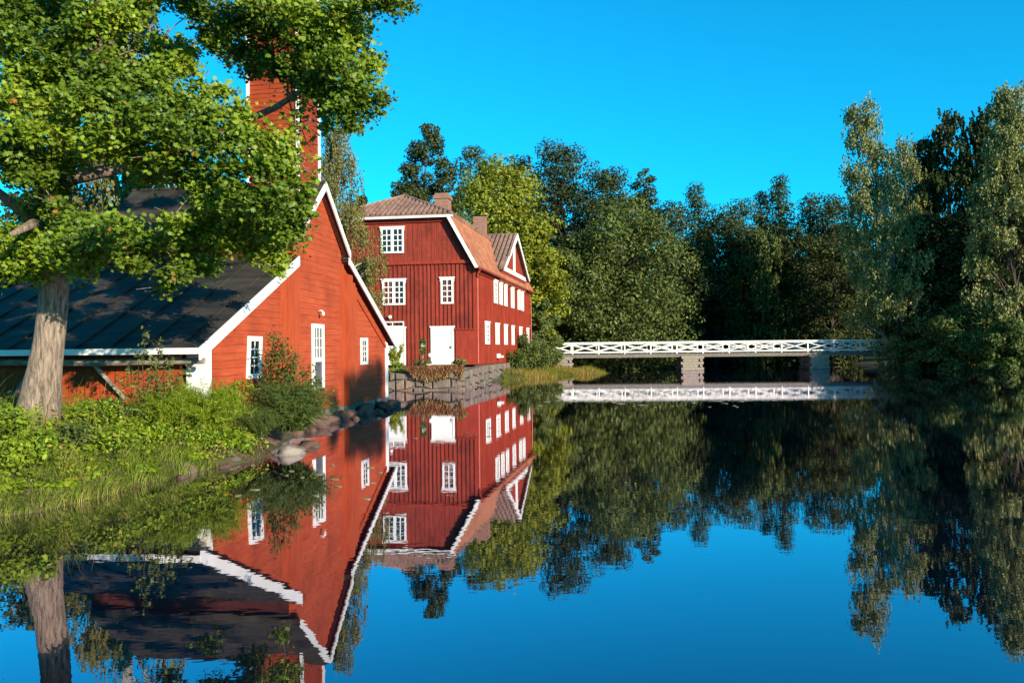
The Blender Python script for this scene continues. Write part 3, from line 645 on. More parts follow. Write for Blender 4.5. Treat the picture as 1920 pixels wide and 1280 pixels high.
# terrace and its stone retaining wall
g = MB(); T0, T1 = Vector((-12, 36.6, 0)), Vector((-2.35, 36.6, 0))
TP = [Vector((-12.5, 36.75, 0)), Vector((-2.5, 36.75, 0)), Vector((-1.95, 43.0, 0)), P2(.15, 11, 0), P2(.15, 19, 0), P2(10, 19, 0), Vector((-14, 50, 0))]
g.prism([p + UP * -.6 for p in TP], UP * 1.50); tag(g.build('terrace', M['gravel']), kind='structure')
def stone_wall(name, p0, p1, z0, z1f, label, th=.4, seed=1, rows=3):
    rr = random.Random(seed); g = MB(); d_ = p1 - p0; L = d_.length; d_.normalize(); n = Vector((d_.y, -d_.x, 0))
    zr = [z0 + (1) * i / rows for i in range(rows + 1)]
    for j in range(rows):
        x_ = -rr.random() * .4 
        while x_ < L:
            w_ = rr.uniform(.25, .95); x0_, x1_ = max(x_, 0), min(x_ + w_, L)
            if x1_ - x0_ > .08:
                f0 = lambda xx, jj: z0 + (z1f(xx / L) - z0) * (jj / rows) + (.09 * math.sin(xx * 3.1 + jj * 2) if 0 < jj < rows else 0)
                i_ = rr.uniform(.018, .04); o = rr.uniform(-.03, .08)
                lo0, lo1, hi0, hi1 = f0(x0_, j) + i_, f0(x1_, j) + i_, f0(x0_, j + 1) - i_, f0(x1_, j + 1) - i_
                def q(xx, zz, oo): return p0 + d_ * xx + n * oo + UP * zz
                a_, b_ = x0_ + i_, x1_ - i_; c_ = .045
                # a bulging face: outer ring set back, inner face proud
                V = [q(a_, lo0, -th), q(b_, lo1, -th), q(b_, hi1, -th), q(a_, hi0, -th), q(a_, lo0, o), q(b_, lo1, o), q(b_, hi1, o), q(a_, hi0, o),
                     q(a_ + c_, lo0 + c_, o + .05), q(b_ - c_, lo1 + c_, o + rr.uniform(.02, .06)), q(b_ - c_, hi1 - c_, o + .05), q(a_ + c_, hi0 - c_, o + rr.uniform(.02, .06))]
                g.add(V, [(0, 1, 2, 3), (0, 1, 5, 4), (1, 2, 6, 5), (2, 3, 7, 6), (3, 0, 4, 7), (4, 5, 9, 8), (5, 6, 10, 9), (6, 7, 11, 10), (7, 4, 8, 11), (8, 9, 10, 11)])
            x_ += w_
    g.box(p0 + d_ * L / 2 - n * (th * .5) + UP * ((z0 + .2)), d_ * L / 2, n * (th * .5 - .06), UP * .5)
    return tag(g.build(name, M['stone'], None, p0), label, 'stone wall')
stone_wall('stone_wall', Vector((-12.3, 36.35, 0)), Vector((-2.3, 36.35, 0)), -.3, lambda x: .84 + .05 * math.sin(x * 23), 'low granite block wall facing the water below the white doors', seed=3)
stone_wall('stone_wall', Vector((-2.3, 36.35, 0)), Vector((-1.6, 43.1, 0)), -.3, lambda x: .86 + .12 * x, 'granite block wall turning the corner towards the long house side', seed=5)
stone_wall('stone_wall', Vector((-1.6, 43.1, 0)), P2(-.1, 13, 0), -.3, lambda x: 1.0, 'rough stone foundation wall under the long side of the large house', seed=9)

# ------------------------------------------------------------------ foot bridge
BA = Vector((3.2, 64.6, 0)); BD = Vector((1, -.02, 0)).normalized(); BN = Vector((BD.y, -BD.x, 0))
bridge = empty('foot_bridge', (14, 64.4, 0), 'long white railed wooden foot bridge with crossed braces over the pond', 'bridge')
BL = 27.5; BWd = 2.0
g = MB(); g.box(BA + BD * (BL / 2 - .8) + BN * (-BWd / 2) + UP * 1.30, BD * (BL / 2 + .8), BN * (BWd / 2 + .12), UP * .05)
k = -.6
while k < BL: g.box(BA + BD * (k) + BN * (-BWd / 2) + UP * 1.36, BD * .07, BN * (BWd / 2 + .14), UP * .012); k += .16
g.build('deck', M['deck_wood'], bridge)
g = MB()
for o in (.02, -BWd - .02, -BWd / 2): g.box(BA + BD * (BL / 2 - .8) + BN * o + UP * 1.165, BD * (BL / 2 + .8), BN * .09, UP * .085)
g.build('girder', M['deck_wood'], bridge)
PS = 2.09
for o in (.08, -BWd - .08):
    g = MB(); c0 = BA + BN * o
    g.box(c0 + BD * (BL / 2 - .8) + UP * 2.30, BD * (BL / 2 + .8), BN * .06, UP * .04)
    g.box(c0 + BD * (BL / 2 - .8) + UP * 2.19, BD * (BL / 2 + .8), BN * .02, UP * .03)
    g.box(c0 + BD * (BL / 2 - .8) + UP * 1.52, BD * (BL / 2 + .8), BN * .025, UP * .05)
    rail = g.build('railing', M['white_old'], bridge)
    i = 0
    while i * PS - .75 < BL:
        x_ = i * PS - .75 + .35
        g = MB(); g.box(c0 + BD * x_ + UP * 1.83, BD * .05, BN * .05, UP * .46); g.build('post', M['white_old'], rail)
        if x_ + PS < BL + .3:
            xa, xb = x_ + .06, x_ + PS - .06
            g = MB(); g.bar(c0 + BD * xa + UP * 1.60 + BN * .012, c0 + BD * xb + UP * 2.14 + BN * .012, .022, .07)
            g.bar(c0 + BD * xa + UP * 2.14 - BN * .012, c0 + BD * xb + UP * 1.60 - BN * .012, .022, .07); g.build('cross_brace', M['white_old'], rail)
        i += 1
def pier(x0_, x1_):
    g = MB(); z = -.9; j = 0
    while z < .96:
        jt = rnd.uniform(-.03, .03)
        xc = BA + BD * ((x0_ + x1_) / 2 + jt); h = .115
        if j % 2 == 0:
            for o in (.15, -BWd - .15): g.box(xc + BN * o + UP * (z + h), BD * ((x1_ - x0_) / 2), BN * .11, UP * (h - .008))
        else:
            for o in (-1, 1): g.box(xc + BD * o * ((x1_ - x0_) / 2 - .22) + BN * (-BWd / 2) + UP * (z + h), BD * .1, BN * (BWd / 2 + .38), UP * (h - .008))
            for o in (.14, -BWd - .14): g.box(xc + BN * o + UP * (z + h), BD * ((x1_ - x0_) / 2 - .34), BN * .1, UP * (h - .01))
        z += 2 * h; j += 1
    g.box(BA + BD * (x0_ + x1_) / 2 + BN * (-BWd / 2) + UP * .0, BD * ((x1_ - x0_) / 2 - .3), BN * (BWd / 2 - .1), UP * .9)
    g.build('pier', M['grey_wood'], bridge)
pier(.2, 1.7); pier(10.35, 12.15); pier(20.6, 22.2)

# ------------------------------------------------------------------ trees
def profile(kind, t_):
    if kind == 'round': return math.sqrt(max(0, 1 - (2 * t_ - .85) ** 2 / 1.4))
    if kind == 'tall': return math.sin(math.pi * min(1, t_ * .85 + .12)) ** .6 * (1 - .25 * t_)
    if kind == 'cone': return max(.05, (1 - t_) ** .8) * (.9 if t_ > .06 else .5)
    if kind == 'birch': return math.sin(math.pi * min(1, t_ * .8 + .18)) ** .7 * (1.05 - .6 * t_)
    return 1
def crown_clumps(base, H, Rr, cb, kind, n, rr):
    """clump centres and radii"""
    out = []
    for i in range(n):
        t_ = (i + rr.random()) / n; t_ = t_ ** .9
        pr = Rr * profile(kind, t_) * rr.uniform(.85, 1.12); a = rr.random() * 6.283 + i * 2.4
        rad = pr * (rr.random() ** .35) * .82
        z = base.z + H * (cb + (1 - cb) * t_)
        cr = (.20 * Rr + .10 * pr) * rr.uniform(.7, 1.25)
        if kind == 'cone': cr = (.16 * Rr + .28 * pr) * rr.uniform(.7, 1.2)
        out.append((Vector((base.x + rad * math.cos(a), base.y + rad * math.sin(a), z - (rad / max(Rr, .1)) * .1 * H * (1 - cb))), cr))
    return out
def tree(px, py, Yd, Rr, kind, leaf, label, n=9000, size=.15, cb=.18, seed=1, bark='bark', name='tree', group=None, clumps=46, hang=0, lean=0, cat='tree', up=.45, baseX=None, thick=.35, spread=1.0, tk=1.0):
    rr = random.Random(seed); top = U(px, py, Yd); gz = float(ground_z([[top.x, Yd]])[0]); b = Vector(((baseX if baseX is not None else top.x), Yd, gz - .1)); H = top.z - b.z
    n = int(n * (1.9 if Yd > 45 else 1.5)); clumps = int(clumps * 1.35); Rr *= {'cone': 1.35, 'birch': 1.3, 'tall': 1.12, 'round': 1.06}[kind]
    root = empty(name, b, label, cat, group)
    g = MB(); tr = (H * .014 + .05) * tk; hgt = H * (.93 if kind in ('cone', 'birch') else .8)
    ax = lambda t_: b + Vector(((top.x - b.x) * t_ + .015 * H * math.sin(t_ * 5 + seed), .015 * H * math.cos(t_ * 4 + seed), hgt * t_))
    g.tube([ax(i / 8) for i in range(9)], [tr * (1.25 if i == 0 else 1 - .85 * i / 8) for i in range(9)], 7)
    cl = crown_clumps(b, H, Rr, cb, kind, clumps, rr); 
    for i, (c, r_) in enumerate(cl):
        tt = min(1, max(0, (c.z - b.z) / H)); sh = (top.x - b.x) * tt; c.x += sh
        if kind == 'cone' and i % 2: continue
        th = max(.05, min(.97, (c.z - b.z) / hgt - rr.uniform(.08, .2))); s_ = ax(th); mid = (s_ + c) / 2 + UP * (c - s_).length * .12
        g.tube([s_, mid, c], [tr * (1 - th) * .5 + .015, tr * (1 - th) * .3 + .012, .01], 5, False)
    g.build('trunk', M[bark], root, smooth=True)
    gg = np.random.default_rng(seed); parts = []
    tot = sum(r_ ** 2 for _, r_ in cl); Ps, Ns, Ts = [], [], []
    for c, r_ in cl:
        k = max(20, int(n * r_ * r_ / tot))
        if hang:   # drooping strands
            ns = max(4, k // 16); th = gg.random(ns) * 6.283; rad = np.sqrt(gg.random(ns)) * r_
            st = np.column_stack([c.x + rad * np.cos(th), c.y + rad * np.sin(th), c.z + gg.normal(0, .25 * r_, ns) + .25 * r_])
            ln = gg.uniform(.4, 1.0, ns) * hang; m_ = 16
            tt = np.linspace(0, 1, m_)[None, :]; sw = gg.normal(0, .09, (ns, 2))
            p = np.stack([st[:, 0:1] + sw[:, 0:1] * tt * ln[:, None], st[:, 1:2] + sw[:, 1:2] * tt * ln[:, None], st[:, 2:3] - tt * ln[:, None]], 2).reshape(-1, 3)
            p += gg.normal(0, .045 * spread, p.shape); nn = np.column_stack([gg.normal(size=len(p)), gg.normal(size=len(p)), gg.normal(0, .35, len(p))])
            nn[:, :2] += 0.6 * unit(p - np.array(b))[:, :2]
            T = np.tile([0, 0, -1.0], (len(p), 1)) + gg.normal(0, .35, (len(p), 3))
        else:
            dv = unit(gg.normal(size=(k, 3))); rr_ = r_ * (1 - thick * gg.random(k) ** 1.5) * (1 + .18 * np.sin(dv[:, 0] * 5 + seed) * np.cos(dv[:, 2] * 6))
            p = np.array(c) + dv * rr_[:, None] * np.array([1.15, 1.15, .75]); nn = dv * .95 + gg.normal(0, .40, (k, 3)); nn[:, 2] += up * .7; T = gg.normal(size=(k, 3)); T[:, 2] -= .5
        Ps.append(p); Ns.append(nn); Ts.append(T)
    P = np.concatenate(Ps); parts.append(leaf_geo(P, np.concatenate(Ns), size, QUAD, seed, np.concatenate(Ts)))
    v, f, a = merge(parts); link('crown', np_mesh('crown', v, f, a), M[leaf], root); return root

TREES = [
 # px, py, Y, R, kind, leaf, label, extra
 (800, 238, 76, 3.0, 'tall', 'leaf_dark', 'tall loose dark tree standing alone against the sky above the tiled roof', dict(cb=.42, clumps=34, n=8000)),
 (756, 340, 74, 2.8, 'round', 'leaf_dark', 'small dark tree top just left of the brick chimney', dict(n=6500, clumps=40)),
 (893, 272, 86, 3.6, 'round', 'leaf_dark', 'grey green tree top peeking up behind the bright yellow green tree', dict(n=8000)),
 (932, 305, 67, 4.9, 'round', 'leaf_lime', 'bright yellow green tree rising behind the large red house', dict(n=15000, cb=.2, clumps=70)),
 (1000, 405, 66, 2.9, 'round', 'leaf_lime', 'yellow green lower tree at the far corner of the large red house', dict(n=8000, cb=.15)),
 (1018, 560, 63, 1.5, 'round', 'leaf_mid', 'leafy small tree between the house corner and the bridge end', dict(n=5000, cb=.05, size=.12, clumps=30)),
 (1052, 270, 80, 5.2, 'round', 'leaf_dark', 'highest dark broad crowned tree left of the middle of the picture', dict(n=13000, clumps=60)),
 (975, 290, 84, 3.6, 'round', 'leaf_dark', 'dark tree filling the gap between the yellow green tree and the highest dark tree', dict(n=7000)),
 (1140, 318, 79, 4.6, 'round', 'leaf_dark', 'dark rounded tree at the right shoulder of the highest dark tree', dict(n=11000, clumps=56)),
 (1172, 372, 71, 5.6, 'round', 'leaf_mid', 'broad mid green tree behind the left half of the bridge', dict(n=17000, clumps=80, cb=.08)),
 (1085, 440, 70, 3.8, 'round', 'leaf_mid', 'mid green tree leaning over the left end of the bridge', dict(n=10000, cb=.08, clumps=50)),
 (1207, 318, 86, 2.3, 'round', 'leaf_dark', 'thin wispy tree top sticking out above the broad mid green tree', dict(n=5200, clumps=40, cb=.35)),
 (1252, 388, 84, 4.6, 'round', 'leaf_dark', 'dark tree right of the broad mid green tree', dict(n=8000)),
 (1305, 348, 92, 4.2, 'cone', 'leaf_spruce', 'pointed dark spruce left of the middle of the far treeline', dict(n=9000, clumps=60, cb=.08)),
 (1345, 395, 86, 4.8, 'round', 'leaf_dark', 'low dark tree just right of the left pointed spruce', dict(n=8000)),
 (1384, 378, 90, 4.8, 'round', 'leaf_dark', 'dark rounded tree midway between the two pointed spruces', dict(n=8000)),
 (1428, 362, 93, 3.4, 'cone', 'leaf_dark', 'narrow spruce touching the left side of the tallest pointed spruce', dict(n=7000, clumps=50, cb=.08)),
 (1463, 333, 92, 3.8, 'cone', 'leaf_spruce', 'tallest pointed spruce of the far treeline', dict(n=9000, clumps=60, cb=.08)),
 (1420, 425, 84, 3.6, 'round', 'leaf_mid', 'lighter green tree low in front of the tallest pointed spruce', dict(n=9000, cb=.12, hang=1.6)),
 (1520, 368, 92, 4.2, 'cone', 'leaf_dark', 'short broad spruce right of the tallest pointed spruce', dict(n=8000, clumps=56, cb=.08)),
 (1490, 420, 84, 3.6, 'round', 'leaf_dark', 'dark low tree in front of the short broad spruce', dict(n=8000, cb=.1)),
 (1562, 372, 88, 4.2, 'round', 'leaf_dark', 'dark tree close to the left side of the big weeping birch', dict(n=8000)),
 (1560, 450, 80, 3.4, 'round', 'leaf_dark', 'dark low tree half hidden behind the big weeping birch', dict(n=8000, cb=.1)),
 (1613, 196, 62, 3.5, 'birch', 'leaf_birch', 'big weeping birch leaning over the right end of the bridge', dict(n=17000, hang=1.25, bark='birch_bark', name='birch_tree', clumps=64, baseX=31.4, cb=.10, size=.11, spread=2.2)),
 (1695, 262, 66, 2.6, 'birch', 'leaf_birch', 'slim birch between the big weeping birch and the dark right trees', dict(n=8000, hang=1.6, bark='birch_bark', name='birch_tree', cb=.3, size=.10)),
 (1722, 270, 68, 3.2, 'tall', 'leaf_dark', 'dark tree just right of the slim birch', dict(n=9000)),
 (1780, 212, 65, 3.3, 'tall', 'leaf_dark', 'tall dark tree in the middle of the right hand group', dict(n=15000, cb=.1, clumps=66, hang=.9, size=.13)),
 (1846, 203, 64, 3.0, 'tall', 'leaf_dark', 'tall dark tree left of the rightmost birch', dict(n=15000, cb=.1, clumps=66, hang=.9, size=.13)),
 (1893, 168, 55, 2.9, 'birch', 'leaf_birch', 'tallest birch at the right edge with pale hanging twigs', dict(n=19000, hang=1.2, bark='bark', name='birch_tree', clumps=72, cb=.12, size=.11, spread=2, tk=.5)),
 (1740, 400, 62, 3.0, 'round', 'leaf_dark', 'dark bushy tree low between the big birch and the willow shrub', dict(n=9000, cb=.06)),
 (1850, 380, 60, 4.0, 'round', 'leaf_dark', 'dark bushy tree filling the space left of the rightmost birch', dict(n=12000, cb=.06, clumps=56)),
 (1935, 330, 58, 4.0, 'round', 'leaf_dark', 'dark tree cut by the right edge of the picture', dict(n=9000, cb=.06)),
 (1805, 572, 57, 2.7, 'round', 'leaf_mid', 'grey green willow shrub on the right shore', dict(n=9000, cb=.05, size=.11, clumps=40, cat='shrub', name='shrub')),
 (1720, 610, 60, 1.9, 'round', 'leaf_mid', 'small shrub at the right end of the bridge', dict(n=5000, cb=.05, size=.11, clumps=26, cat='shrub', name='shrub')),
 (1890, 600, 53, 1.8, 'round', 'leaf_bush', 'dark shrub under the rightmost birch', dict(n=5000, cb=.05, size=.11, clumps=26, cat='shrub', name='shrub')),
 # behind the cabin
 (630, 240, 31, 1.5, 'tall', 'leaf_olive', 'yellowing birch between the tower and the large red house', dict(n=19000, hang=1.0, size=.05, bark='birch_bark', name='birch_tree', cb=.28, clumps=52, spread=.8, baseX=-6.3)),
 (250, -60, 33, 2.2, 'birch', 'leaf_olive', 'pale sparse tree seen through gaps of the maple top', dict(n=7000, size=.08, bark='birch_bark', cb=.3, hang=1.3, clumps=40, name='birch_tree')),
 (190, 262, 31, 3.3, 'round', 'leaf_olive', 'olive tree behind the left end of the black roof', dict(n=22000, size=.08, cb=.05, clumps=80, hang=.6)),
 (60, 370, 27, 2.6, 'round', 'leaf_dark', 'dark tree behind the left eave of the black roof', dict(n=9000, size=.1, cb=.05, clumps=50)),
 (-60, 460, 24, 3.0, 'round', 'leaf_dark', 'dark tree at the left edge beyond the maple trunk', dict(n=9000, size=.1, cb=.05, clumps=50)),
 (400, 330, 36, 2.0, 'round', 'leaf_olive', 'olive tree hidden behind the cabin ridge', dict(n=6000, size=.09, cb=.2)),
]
for i, (px, py, Yd, Rr, kind, leaf, lab, ex) in enumerate(TREES): tree(px, py, Yd, Rr, kind, leaf, lab, seed=101 + i * 7, **ex)

# far wood behind and beside the water, one mass
def forest(name, spots, label, seed, n=3200):
    gg = np.random.default_rng(seed); rr = random.Random(seed); Ps, Ns = [], []
    for x, y, H, Rr in spots:
        b = Vector((x, y, float(ground_z([[x, y]])[0])))
        for c, r_ in crown_clumps(b, H, Rr, .05, rr.choice(['round', 'tall', 'cone']), 26, rr):
            k = n // 26; dv = unit(gg.normal(size=(k, 3))); Ps.append(np.array(c) + dv * r_ * 1.2 * (1 - .3 * gg.random((k, 1)))); Ns.append(dv + gg.normal(0, .5, (k, 3)))
    P = np.concatenate(Ps); v, f, a = leaf_geo(P, np.concatenate(Ns), .26, QUAD, seed)
    o = link(name, np_mesh(name, v, f, a), M['leaf_dark']); return tag(o, label, 'forest', kind='stuff')
sp1 = []
for i in range(46):
    x = -22 + i * 2.3 + rnd.uniform(-1, 1); sp1.append((x, 97 + rnd.uniform(-2, 5), rnd.uniform(12.5, 15.5) + (3 if x < 12 else 0), 3.6)); sp1.append((x + 1, 92 + rnd.uniform(-2, 2), rnd.uniform(6, 9), 3.4))
forest('forest', sp1, 'dark wood behind the treeline beyond the bridge', 5)
sp2 = [(62 + rnd.uniform(0, 6) + k * 1.5, 60 - k * 5 + rnd.uniform(-1, 1), rnd.uniform(12, 14), 3.8) for k in range(9)]
forest('forest', sp2, 'wood on the right bank beyond the edge of the picture', 6)
forest('forest', [(24.2, -9.7 + k, h_, 1.7) for k, h_ in ((-3.2, 11.6), (-2.0, 12.1), (-.9, 12.4), (.2, 12.7), (1.3, 12.9), (2.5, 12.6), (3.8, 12.9))], 'trees on the near bank behind the viewer', 7, 1150)

# ------------------------------------------------------------------ maple in front of the cabin
mb = Vector((-6.55, 11.4, .75)); maple = empty('maple_tree', mb, 'big maple with pale thick trunk on the left bank in front of the cabin', 'tree')
def mp(px, py, Dd): return U(px, py, Dd)
CL = [ # px, py, depth, rx px, ry px
 (10,20,10.50,70,40),(95,10,11.50,60,40),(180,25,10.60,50,35),(250,5,11.50,50,25),(30,75,10.20,60,35),(110,85,11.60,45,30),(60,130,10.40,60,35),(215,80,12.20,35,30),(190,135,10.40,50,28),
 (385,22,12.00,45,28),(330,-5,12.00,50,20),(440,45,11.40,40,30),(395,75,12.40,32,22),(450,95,12.00,30,25),(500,15,11.20,45,28),(560,30,10.80,45,28),(520,60,11.60,38,28),(585,75,10.90,42,25),(640,20,10.60,45,25),(700,2,10.40,50,18),(745,8,10.60,30,14),
 (650,65,10.80,40,25),(500,110,11.80,38,24),(560,118,11.00,40,22),(625,115,10.60,42,24),(680,130,10.90,28,22),(655,160,10.60,40,22),(700,185,10.70,30,22),(600,165,11.00,32,22),(640,205,10.60,34,20),(585,205,11.20,26,18),(685,205,10.90,34,15),(610,235,10.90,18,10),(655,235,10.70,18,10),(555,240,11.00,22,14),
 (20,190,10.00,50,30),(85,200,10.60,50,28),(150,190,10.00,55,30),(220,180,10.20,50,28),(285,150,10.80,45,28),(335,125,11.50,38,24),(260,215,9.80,55,26),(330,195,10.40,48,28),(395,175,11.00,40,24),(390,225,10.20,52,26),(450,215,10.60,36,24),(320,250,9.80,52,24),
 (40,245,9.80,55,26),(110,255,10.20,50,26),(180,265,9.90,48,24),(60,295,10.40,45,22),(130,305,10.60,38,20),(25,330,10.20,30,22),(100,345,10.80,34,24),(75,385,11.00,30,20),(245,285,10.20,42,22),
 (395,270,9.90,48,24),(460,265,10.10,44,24),(512,262,10.40,34,24),(545,285,10.20,34,22),(300,300,10.50,40,20),(360,315,10.30,44,24),(430,315,10.00,46,26),(495,315,10.00,44,26),(550,330,10.20,42,26),(575,365,10.20,30,24),(285,335,11.00,34,16),
 (385,360,10.30,34,26),(440,365,10.00,46,28),(505,375,9.80,46,28),(560,395,11.60,36,26),(588,400,11.72,18,16),(400,405,11.60,46,26),(460,415,11.60,46,28),(520,430,11.60,42,26),(562,440,12.08,26,20),(325,405,10.20,28,22),(355,430,11.60,40,24),
 (405,455,11.60,46,24),(465,462,11.84,38,22),(512,475,12.08,32,18),(520,497,11.84,18,12),(350,475,11.60,38,22),(300,455,10.90,40,22),(330,510,10.90,30,18),(312,535,11.30,12,14),(385,500,11.60,28,14),
 (245,455,10.90,40,24),(195,440,10.90,42,26),(145,430,10.90,38,24),(215,480,10.90,38,20),(260,495,10.90,34,18),(165,470,10.90,36,18),(30,440,10.90,50,24),(85,455,10.90,45,22),(20,480,10.90,45,22),(75,490,10.90,42,18),(125,490,10.90,34,16),(60,515,10.90,26,14),(10,510,10.90,26,16),(155,505,10.90,16,10),
 (150,478,10.20,30,20),(185,440,9.50,40,24),(225,420,9.00,36,22),(120,470,9.90,36,22),(145,430,10.20,36,24),(170,465,10.20,34,20),(200,450,10.00,36,22),(100,440,10.90,34,22),(150,500,10.90,20,12),(60,330,10.20,40,24),(20,290,10.00,36,22),(110,390,10.40,26,16),(300,290,10.00,36,20),(345,340,10.60,30,18),(215,250,9.80,44,22),(160,60,10.60,44,28),(230,40,10.80,40,26),(205,115,10.80,34,20),(130,130,10.40,40,24),(290,90,11.80,26,16),(345,95,12.00,26,16),(560,205,11.20,22,14),(540,165,12.20,16,10),
 (490,45,11.60,34,26),(470,15,12.00,34,22),(600,50,11.60,36,24),(545,85,12.20,36,22),(470,125,12.40,20,18),(525,135,12.20,30,16),(572,300,10.80,16,14),(590,330,10.60,14,14),(575,270,11.40,16,12),(610,200,11.80,30,20),(660,45,11.80,36,22),(620,85,11.90,36,22),(690,115,11.40,22,20),(560,15,12.20,40,20),(580,150,11.80,22,18),(300,120,12.50,30,20),(240,150,12.00,36,24),(160,140,12.20,34,26),(100,150,12.60,34,26),(30,30,12.60,50,40),(140,60,12.80,44,34),
]
rr = random.Random(5); EXTRA = []
for (px, py, Dd, rx, ry) in CL:
    if (py < 330 or 350 < px < 560) and rr.random() < .62: EXTRA.append((px + rr.uniform(-14, 10), py + rr.uniform(-12, 12), Dd + rr.uniform(1.3, 3.2), rx * .85, ry * .8))
for k in range(34):      # the part of the crown beyond the left and top of the picture
    px = rr.uniform(-420, -20) if k % 2 else rr.uniform(-200, 620); py = rr.uniform(60, 460) if k % 2 else rr.uniform(-330, -30)
    EXTRA.append((px, py, rr.uniform(9.8, 14), rr.uniform(45, 70), rr.uniform(25, 38)))
gg = np.random.default_rng(3); Ps, Ns, Ts = [], [], []; tips = []
for (px, py, Dd, rx, ry) in CL + EXTRA:
    c = mp(px, py, Dd); r_ = rx / FOC * Dd * .98; h_ = ry / FOC * Dd * .98
    ns = int(np.clip(70 * (r_ * h_) / (.3 * .18), 18, 130)); m_ = 8 + rr.randrange(3)      # twigs with a spray of leaves each
    dv = unit(gg.normal(size=(ns, 3))); tipp = np.array(c) + dv * (gg.random((ns, 1)) ** .45) * np.array([r_, min(r_, .55), h_]) + gg.normal(0, .035, (ns, 3))
    ax_ = unit(np.column_stack([dv[:, 0] + .25 * np.sign(px - 110), dv[:, 1] - .3, gg.normal(-.15, .3, ns)]) + gg.normal(0, .4, (ns, 3)))
    t_ = np.tile(np.linspace(0, 1, m_), ns)[:, None]; ii = np.repeat(np.arange(ns), m_)
    p = tipp[ii] + ax_[ii] * (t_ - .5) * .24 + gg.normal(0, .045, (ns * m_, 3))
    base_n = unit(gg.normal(0, .42, (ns, 3)) + np.array([.2, -.35, .75]))
    nn = base_n[ii] + gg.normal(0, .5, (ns * m_, 3)); T = ax_[ii] * .5 + gg.normal(0, .6, (ns * m_, 3)) + np.array([0, 0, -.5])
    Ps.append(p); Ns.append(nn); Ts.append(T); tips.append(c)
Pm, Nm, Tm = np.concatenate(Ps), np.concatenate(Ns), np.concatenate(Ts)
val = np.clip(gg.random(len(Pm)) * .55 + .22 + .22 * np.sin(Pm[:, 0] * 2.3 + Pm[:, 2] * 3.1) + (gg.random(len(Pm)) > .994) * 1.0, 0, 1)
def shot(P):        # direction of every leaf from the bank opposite, used to prune the sprays round the tower and the ridge
    q = (P - np.array([0, 0, 1.8])) @ np.array([[rt.x, upv.x, fw.x], [rt.y, upv.y, fw.y], [rt.z, upv.z, fw.z]]); return 960 + FOC * q[:, 0] / q[:, 2], 640 - FOC * q[:, 1] / q[:, 2]
qx, qy = shot(Pm); u_ = gg.random(len(Pm)); cut = np.zeros(len(Pm), bool)
for x0_, x1_, y0_, y1_, k_ in ((474, 552, 150, 214, .93), (560, 602, 190, 338, .9), (474, 556, 214, 250, .45), (480, 520, 10, 34, .7), (515, 550, 55, 112, .6), (590, 700, 338, 600, 1), (578, 600, 420, 470, .9), (205, 350, 350, 400, .96), (305, 360, 24, 66, .6), (405, 466, 110, 150, .4), (150, 235, 312, 388, .8), (596, 720, 252, 340, .97), (375, 400, 0, 20, .6)):
    cut |= (qx > x0_ + 8 * np.sin(qy * .3)) & (qx < x1_ + 8 * np.sin(qy * .23)) & (qy > y0_ + 6 * np.sin(qx * .3)) & (qy < y1_ + 6 * np.sin(qx * .2)) & (u_ < k_)
Pm, Nm, Tm, val = Pm[~cut], Nm[~cut], Tm[~cut], val[~cut]
v, f, a = leaf_geo(Pm, Nm, .040 * gg.uniform(.7, 1.2, len(Pm)), MAPLE, 4, Tm, fold=.22, val=val)
link('crown', np_mesh('crown', v, f, a), M['leaf_maple'], maple)
g = MB(); lead = [U(66, 830, 11.4), U(74, 762, 11.4), U(84, 690, 11.4), U(92, 640, 11.4), U(99, 580, 11.4), U(103, 520, 11.4), U(104, 430, 11.4), U(108, 340, 11.4), U(120, 240, 11.5), U(150, 130, 11.6), U(190, 10, 11.8), U(215, -160, 12)]
g.tube(lead, [.38, .285, .222, .20, .195, .19, .205, .19, .165, .14, .10, .05], 24)
lead = lead[1:]; limbs = [[lead[5], U(40, 395, 11), U(-30, 340, 10.6), U(-160, 300, 10.4)], [lead[6], U(160, 260, 12.2), U(190, 150, 12.6), U(245, 100, 12.8), U(300, 10, 12.9)],
         [lead[6], U(250, 310, 11.8), U(400, 255, 12), U(520, 200, 12.0), U(640, 120, 11.6)], [lead[5], U(240, 430, 11.6), U(350, 420, 11.9), U(480, 410, 12)],
         [lead[4], U(170, 455, 11.2), U(300, 465, 11.4), U(420, 460, 11.7)], [lead[5], U(60, 420, 10.6), U(20, 440, 10)], [lead[7], U(60, 160, 11), U(-20, 60, 10.7)], [lead[8], U(330, -40, 12.8), U(480, -20, 12.4), U(640, -10, 11.6)]]
nodesL = []
for L in limbs:
    n_ = len(L); g.tube(L, [.095 * (1 - .8 * i / (n_ - 1)) + .008 for i in range(n_)], 10); 
    for i in range(n_ - 1):
        for k in range(4): nodesL.append(L[i].lerp(L[i + 1], k / 4))
todo = list(tips); nd = [(p, .024) for p in nodesL]
best = [min(((p - c).length, k) for k, (p, _) in enumerate(nd)) for c in todo]
while todo:
    i = min(range(len(todo)), key=lambda k: best[k][0]); c = todo.pop(i); dist, k = best.pop(i); q, rq = nd[k]
    mid = q.lerp(c, .5) + Vector((rr.uniform(-.08, .08), rr.uniform(-.08, .08), rr.uniform(-.02, .1))); r2 = max(.007, rq * .82)
    g.tube([q, mid, c], [rq * .9, (rq + r2) * .45, r2 * .8], 5, False); n0 = len(nd); nd += [(mid, (rq + r2) / 2), (c, r2)]
    for j, cc in enumerate(todo):
        for k2 in (n0, n0 + 1):
            dd_ = (nd[k2][0] - cc).length
            if dd_ < best[j][0]: best[j] = (dd_, k2)
    for k2 in range(3):
        e_ = c + Vector((rr.uniform(-.3, .3), rr.uniform(-.3, .3), rr.uniform(-.12, .15))); g.tube([c, e_], [.007, .003], 4, False)
g.build('trunk', M['maple_bark'], maple, smooth=True)
